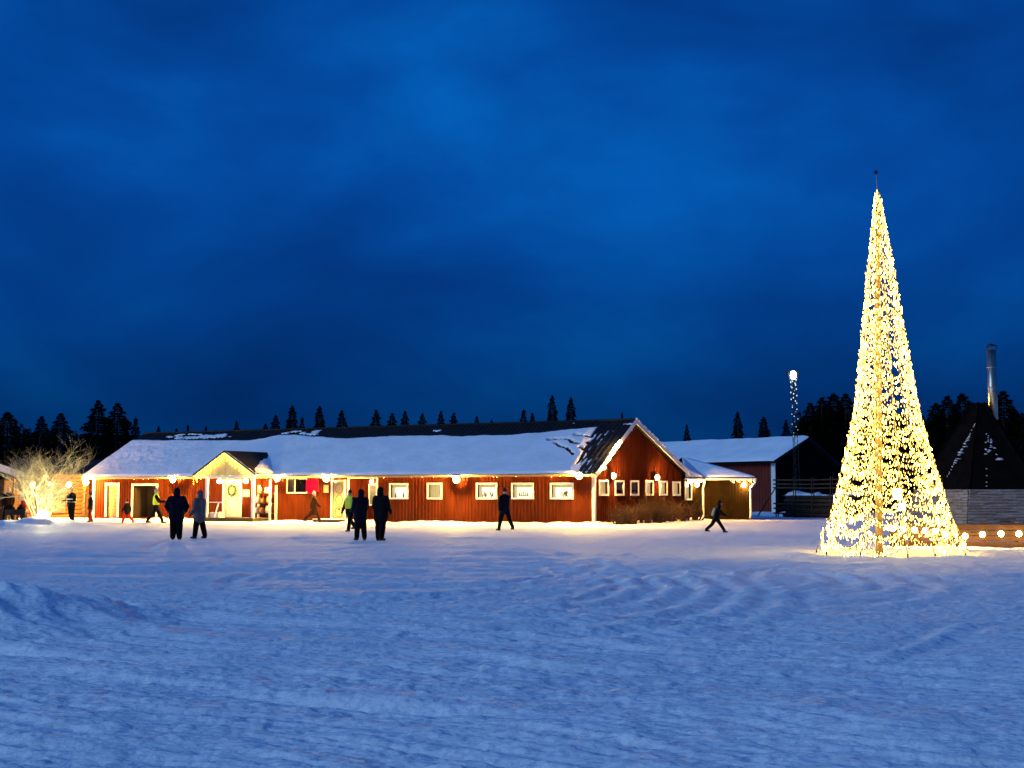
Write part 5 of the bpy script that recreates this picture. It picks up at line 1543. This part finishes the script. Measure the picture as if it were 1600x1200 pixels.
def person(u, v, label, facing, H=1.75, jacket='jacket_black', trousers='trousers_black', hat='hat_black', legs=(8, -8), spread=.10, knee=(4, 10), arms=((8, 15, 12), (-8, 15, 12)),
           bulk=1.0, lean=0.0, vest=None, stripes=False, backpack=None, hood=False, coat_len=.82, sink=.0, head_turn=0):
    """facing: rotation about z, 0 = back to the camera. legs = thigh swing in degrees (left, right); arms = (swing, elbow bend, out)"""
    g = on_ground(u, v); z = gz(g.x, g.y)
    o = thing('person', label, 'person', (g.x, g.y, z - sink), facing, 'people in the yard')
    s = H / 1.75
    caps = []
    R = math.radians
    def C(a, b, ra, rb, tg): caps.append((Vector(a), Vector(b), ra, rb, tg))
    ln = math.tan(R(lean))
    up = lambda p: Vector((p[0], p[1] + ln * max(0, p[2] - .9), p[2]))
    lowest = 9
    foot = []
    for i, sg in enumerate((-1, 1)):
        th = R(legs[i]); kn = R(knee[i])
        hip = Vector((sg * .095, 0, .90))
        kneep = hip + Vector((sg * spread * .45, math.sin(th) * .43, -math.cos(th) * .43))
        th2 = th - kn
        ank = kneep + Vector((sg * spread * .45, math.sin(th2) * .41, -math.cos(th2) * .41))
        foot.append((hip, kneep, ank)); lowest = min(lowest, ank.z)
    dz = .075 - lowest
    for i, sg in enumerate((-1, 1)):
        hip, kneep, ank = [p + Vector((0, 0, dz)) for p in foot[i]]
        C(hip, kneep, .118 * bulk, .095 * bulk, trousers); C(kneep, ank + Vector((0, 0, .05)), .095 * bulk, .078 * bulk, trousers)
        C(ank + Vector((0, 0, .06)), ank, .062, .058, 'boot')
        C(ank + Vector((0, -.045, -.025)), ank + Vector((sg * .025, .15, -.035)), .05, .042, 'boot')
    D = Vector((0, 0, dz))
    for sg in (-1, 1):
        C(up((sg * .075, 0, coat_len)) + D, up((sg * .085, 0, 1.05)) + D, .150 * bulk, .142 * bulk, jacket)
        C(up((sg * .085, 0, 1.05)) + D, up((sg * .095, 0, 1.34)) + D, .142 * bulk, .135 * bulk, jacket)
        C(up((sg * .17, 0, 1.39)) + D, up((sg * .05, 0, 1.45)) + D, .085, .08, jacket)
    C(up((0, 0, 1.42)) + D, up((0, .01, 1.52)) + D, .075, .065, jacket if hood else 'skin')
    C(up((0, 0, 1.44)) + D, up((0, .005, 1.47)) + D, .095, .09, jacket)
    # arms and five-fingered gloves
    for i, sg in enumerate((-1, 1)):
        sw, eb, ou = [R(q) for q in arms[i]]
        sh = up((sg * .205, 0, 1.39)) + D
        el = sh + Vector((sg * math.sin(ou) * .29, math.sin(sw) * math.cos(ou) * .29, -math.cos(sw) * math.cos(ou) * .29))
        fa_ = sw + eb
        fd = Vector((-sg * math.sin(ou) * .55, math.sin(fa_), -math.cos(fa_))).normalized()
        wr = el + fd * .25
        C(sh, el, .092 * bulk, .078, jacket); C(el, wr, .078, .060, jacket)
        pl = wr + fd * .085
        side = fd.cross(Vector((sg, 0, 0)));
        if side.length < .1: side = Vector((0, 1, 0))
        side.normalize()
        C(wr, pl, .036, .04, 'glove'); C(wr + side * .02, pl + side * .02, .03, .03, 'glove')
        for f_, (so, ll) in enumerate(((.036, .062), (.014, .072), (-.010, .068), (-.032, .052))):
            b0 = pl + side * so; cu = Vector((-sg * .3, 0, 0)); b1 = b0 + fd * ll * .55; b2 = b1 + (fd + cu * 1.6).normalized() * ll * .5
            C(b0, b1, .0145, .014, 'glove'); C(b1, b2, .014, .012, 'glove')
        tb = wr + fd * .035 + side * .035; C(tb, tb + (side * .8 + fd * .7).normalized() * .06, .017, .014, 'glove')
    hc = up((0, .015, 1.635)) + D
    C(hc + Vector((0, -.012, .02)), hc + Vector((0, .012, -.03)), .098, .082, 'skin')
    C(hc + Vector((0, .02, -.075)), hc + Vector((0, .035, -.085)), .05, .045, 'skin')
    C(hc + Vector((0, .10, .0)), hc + Vector((0, .118, -.03)), .012, .016, 'skin')
    for sg in (-1, 1): C(hc + Vector((sg * .093, .0, .01)), hc + Vector((sg * .096, -.005, -.035)), .016, .014, 'skin')
    if hood:
        C(hc + Vector((0, -.04, .035)), hc + Vector((0, -.05, -.10)), .118, .115, jacket)
    else:
        C(hc + Vector((0, -.015, .050)), hc + Vector((0, -.01, .065)), .108, .100, hat)
        if hat == 'hat_white' or hat == 'hat_grey': C(hc + Vector((0, -.015, .17)), hc + Vector((0, -.015, .175)), .035, .035, hat)
    caps = [(a * s, b * s, ra * s, rb * s, tg) for a, b, ra, rb, tg in caps]
    me = remesh(caps, .0135, 'body')
    tags = sorted({c[4] for c in caps})
    for t_ in tags: me.materials.append(M[t_])
    nf = len(me.polygons)
    cen = np.empty(nf * 3); me.polygons.foreach_get('center', cen); cen = cen.reshape(-1, 3)
    best = np.full(nf, 9e9); mi = np.zeros(nf, int)
    for a, b, ra, rb, tg in caps:
        d = seg_dist(cen, a, b, ra, rb); k = d < best
        best[k] = d[k]; mi[k] = tags.index(tg)
    me.polygons.foreach_set('material_index', mi)
    me.polygons.foreach_set('use_smooth', np.ones(nf, bool))
    me.update()
    link('body', me, o)
    # eyes and mouth
    m = MB()
    for sg in (-1, 1): m.ball((hc + Vector((sg * .034, .094, .012))) * s, .011 * s, .006 * s, .008 * s, 8, 5)
    m.build('eyes', M['jacket_black'], o)
    m = MB(); m.ball((hc + Vector((0, .088, -.062))) * s, .026 * s, .008 * s, .006 * s, 8, 4); m.build('mouth', M['trousers_maroon'], o)
    if vest:
        vc = [(a, b, ra + .02 * s, rb + .02 * s, tg) for a, b, ra, rb, tg in caps if tg == jacket and abs(a.x) < .18 * s and a.z > .95 * s and b.z < 1.6 * s]
        vm = remesh(vc, .02, 'vest'); vm.materials.append(M[vest]); link('vest', vm, o)
    if stripes:
        for zz in (1.02, 1.16):
            z_ = (zz + dz) * s
            m = MB(); pr = []
            for k in range(24):
                a = 2 * PI * k / 24; pr.append((math.copysign(abs(math.cos(a)) ** .7, math.cos(a)) * .262 * s * bulk, math.sin(a) * .180 * s * bulk))
            n_ = 24; v_ = [(x, y + ln * (zz - .9), z_) for x, y in pr] + [(x, y + ln * (zz - .9), z_ + .05 * s) for x, y in pr]
            m.add(v_, [(i, (i + 1) % n_, n_ + (i + 1) % n_, n_ + i) for i in range(n_)]); m.build('reflective_stripe', M['reflective'], o)
    if backpack:
        bc = [(up((sg * .06, -.20, 1.06)) * s + D * s, up((sg * .06, -.19, 1.34)) * s + D * s, .09 * s, .085 * s, 'x') for sg in (-1, 1)]
        bm_ = remesh(bc, .02, 'backpack'); bm_.materials.append(M[backpack]); link('backpack', bm_, o)
    return o

R90 = PI / 2
person(275, 843.5, 'broad person in dark winter overalls, back turned, standing left of a grey-jacketed person', .15, 1.74, 'jacket_navy', 'trousers_black', hood=True, bulk=1.28, legs=(2, -2), spread=.02, arms=((5, 45, 30), (5, 45, 30)), knee=(2, 2), coat_len=.74)
person(311, 841.5, 'person in grey jacket and dark trousers beside the broad person in overalls', 1.1, 1.66, 'jacket_grey', 'trousers_black', hat='hat_grey', hood=True, bulk=1.16, legs=(7, -8), spread=.05, knee=(3, 5), arms=((4, 40, 10), (4, 40, 10)), coat_len=.72)
person(243, 820.5, 'person in yellow-green reflective vest striding past the dark doorway', -R90 + .3, 1.72, 'jacket_black', 'trousers_black', hat='hat_grey', vest='hivis', legs=(26, -22), knee=(5, 14), arms=((-18, 20, 14), (30, 60, 14)))
person(198, 819.5, 'child in dark jacket and red trousers by the dark doorway', 1.2, 1.22, 'jacket_black', 'trousers_red', hat='hat_black', legs=(20, -22), knee=(6, 20), arms=((20, 25, 10), (-20, 25, 10)))
person(110.5, 819, 'person in black overalls with two reflective stripes beside the lit shrub', 2.6, 1.70, 'jacket_black', 'trousers_black', hat='hat_black', stripes=True, bulk=1.12, legs=(6, -10), spread=.14, arms=((10, 70, 20), (10, 70, 20)))
person(141, 815.5, 'person in dark top and maroon trousers near the left corner of the building', 2.2, 1.55, 'jacket_black', 'trousers_maroon', hat='hat_black', legs=(10, -6), bulk=.95)
person(490, 817, 'person in brown coat and pale hat walking below the hanging red coat', -R90, 1.68, 'jacket_brown', 'jacket_brown', hat='hat_white', legs=(24, -26), knee=(4, 20), arms=((20, 30, 10), (-20, 20, 10)), coat_len=.6)
person(546.5, 830.5, 'person in yellow vest walking past the cream door', 2.4, 1.72, 'jacket_black', 'trousers_black', vest='hivis', legs=(18, -20), knee=(4, 22), arms=((-14, 20, 10), (14, 20, 10)))
person(563, 846, 'person in navy jacket standing in front of the recessed entrance', .5, 1.66, 'jacket_navy', 'trousers_black', hood=True, bulk=1.14, legs=(4, -5), spread=.02, knee=(2, 4), arms=((12, 60, 10), (12, 60, 10)), coat_len=.72)
person(594.5, 846, 'hooded person in black standing just left of the first white window', -.5, 1.74, 'jacket_black', 'trousers_black', hood=True, bulk=1.2, legs=(3, -5), spread=.02, arms=((5, 45, 18), (5, 45, 18)), knee=(2, 5), coat_len=.72)
person(789, 829, 'person in dark blue with raised hand walking alone in front of the wide windows', .6, 1.76, 'jacket_navy', 'trousers_black', legs=(10, -12), knee=(4, 12), arms=((-10, 25, 22), (60, 95, 10)), spread=.14)
person(1119, 832, 'small person striding past the annex with a pale bag on the back', -1.75, 1.34, 'jacket_black', 'trousers_black', legs=(32, -30), knee=(4, 14), arms=((-25, 40, 10), (25, 40, 10)), lean=16, backpack='bag_pale', hood=True)
person(12, 818, 'person in brown coat standing at the stall on the left edge', .8, 1.7, 'jacket_brown', 'trousers_black', hat='hat_white')
person(36, 817, 'person in dark maroon coat half hidden behind the lit shrub', 2.0, 1.72, 'trousers_maroon', 'trousers_black', hat='hat_black', coat_len=.7)
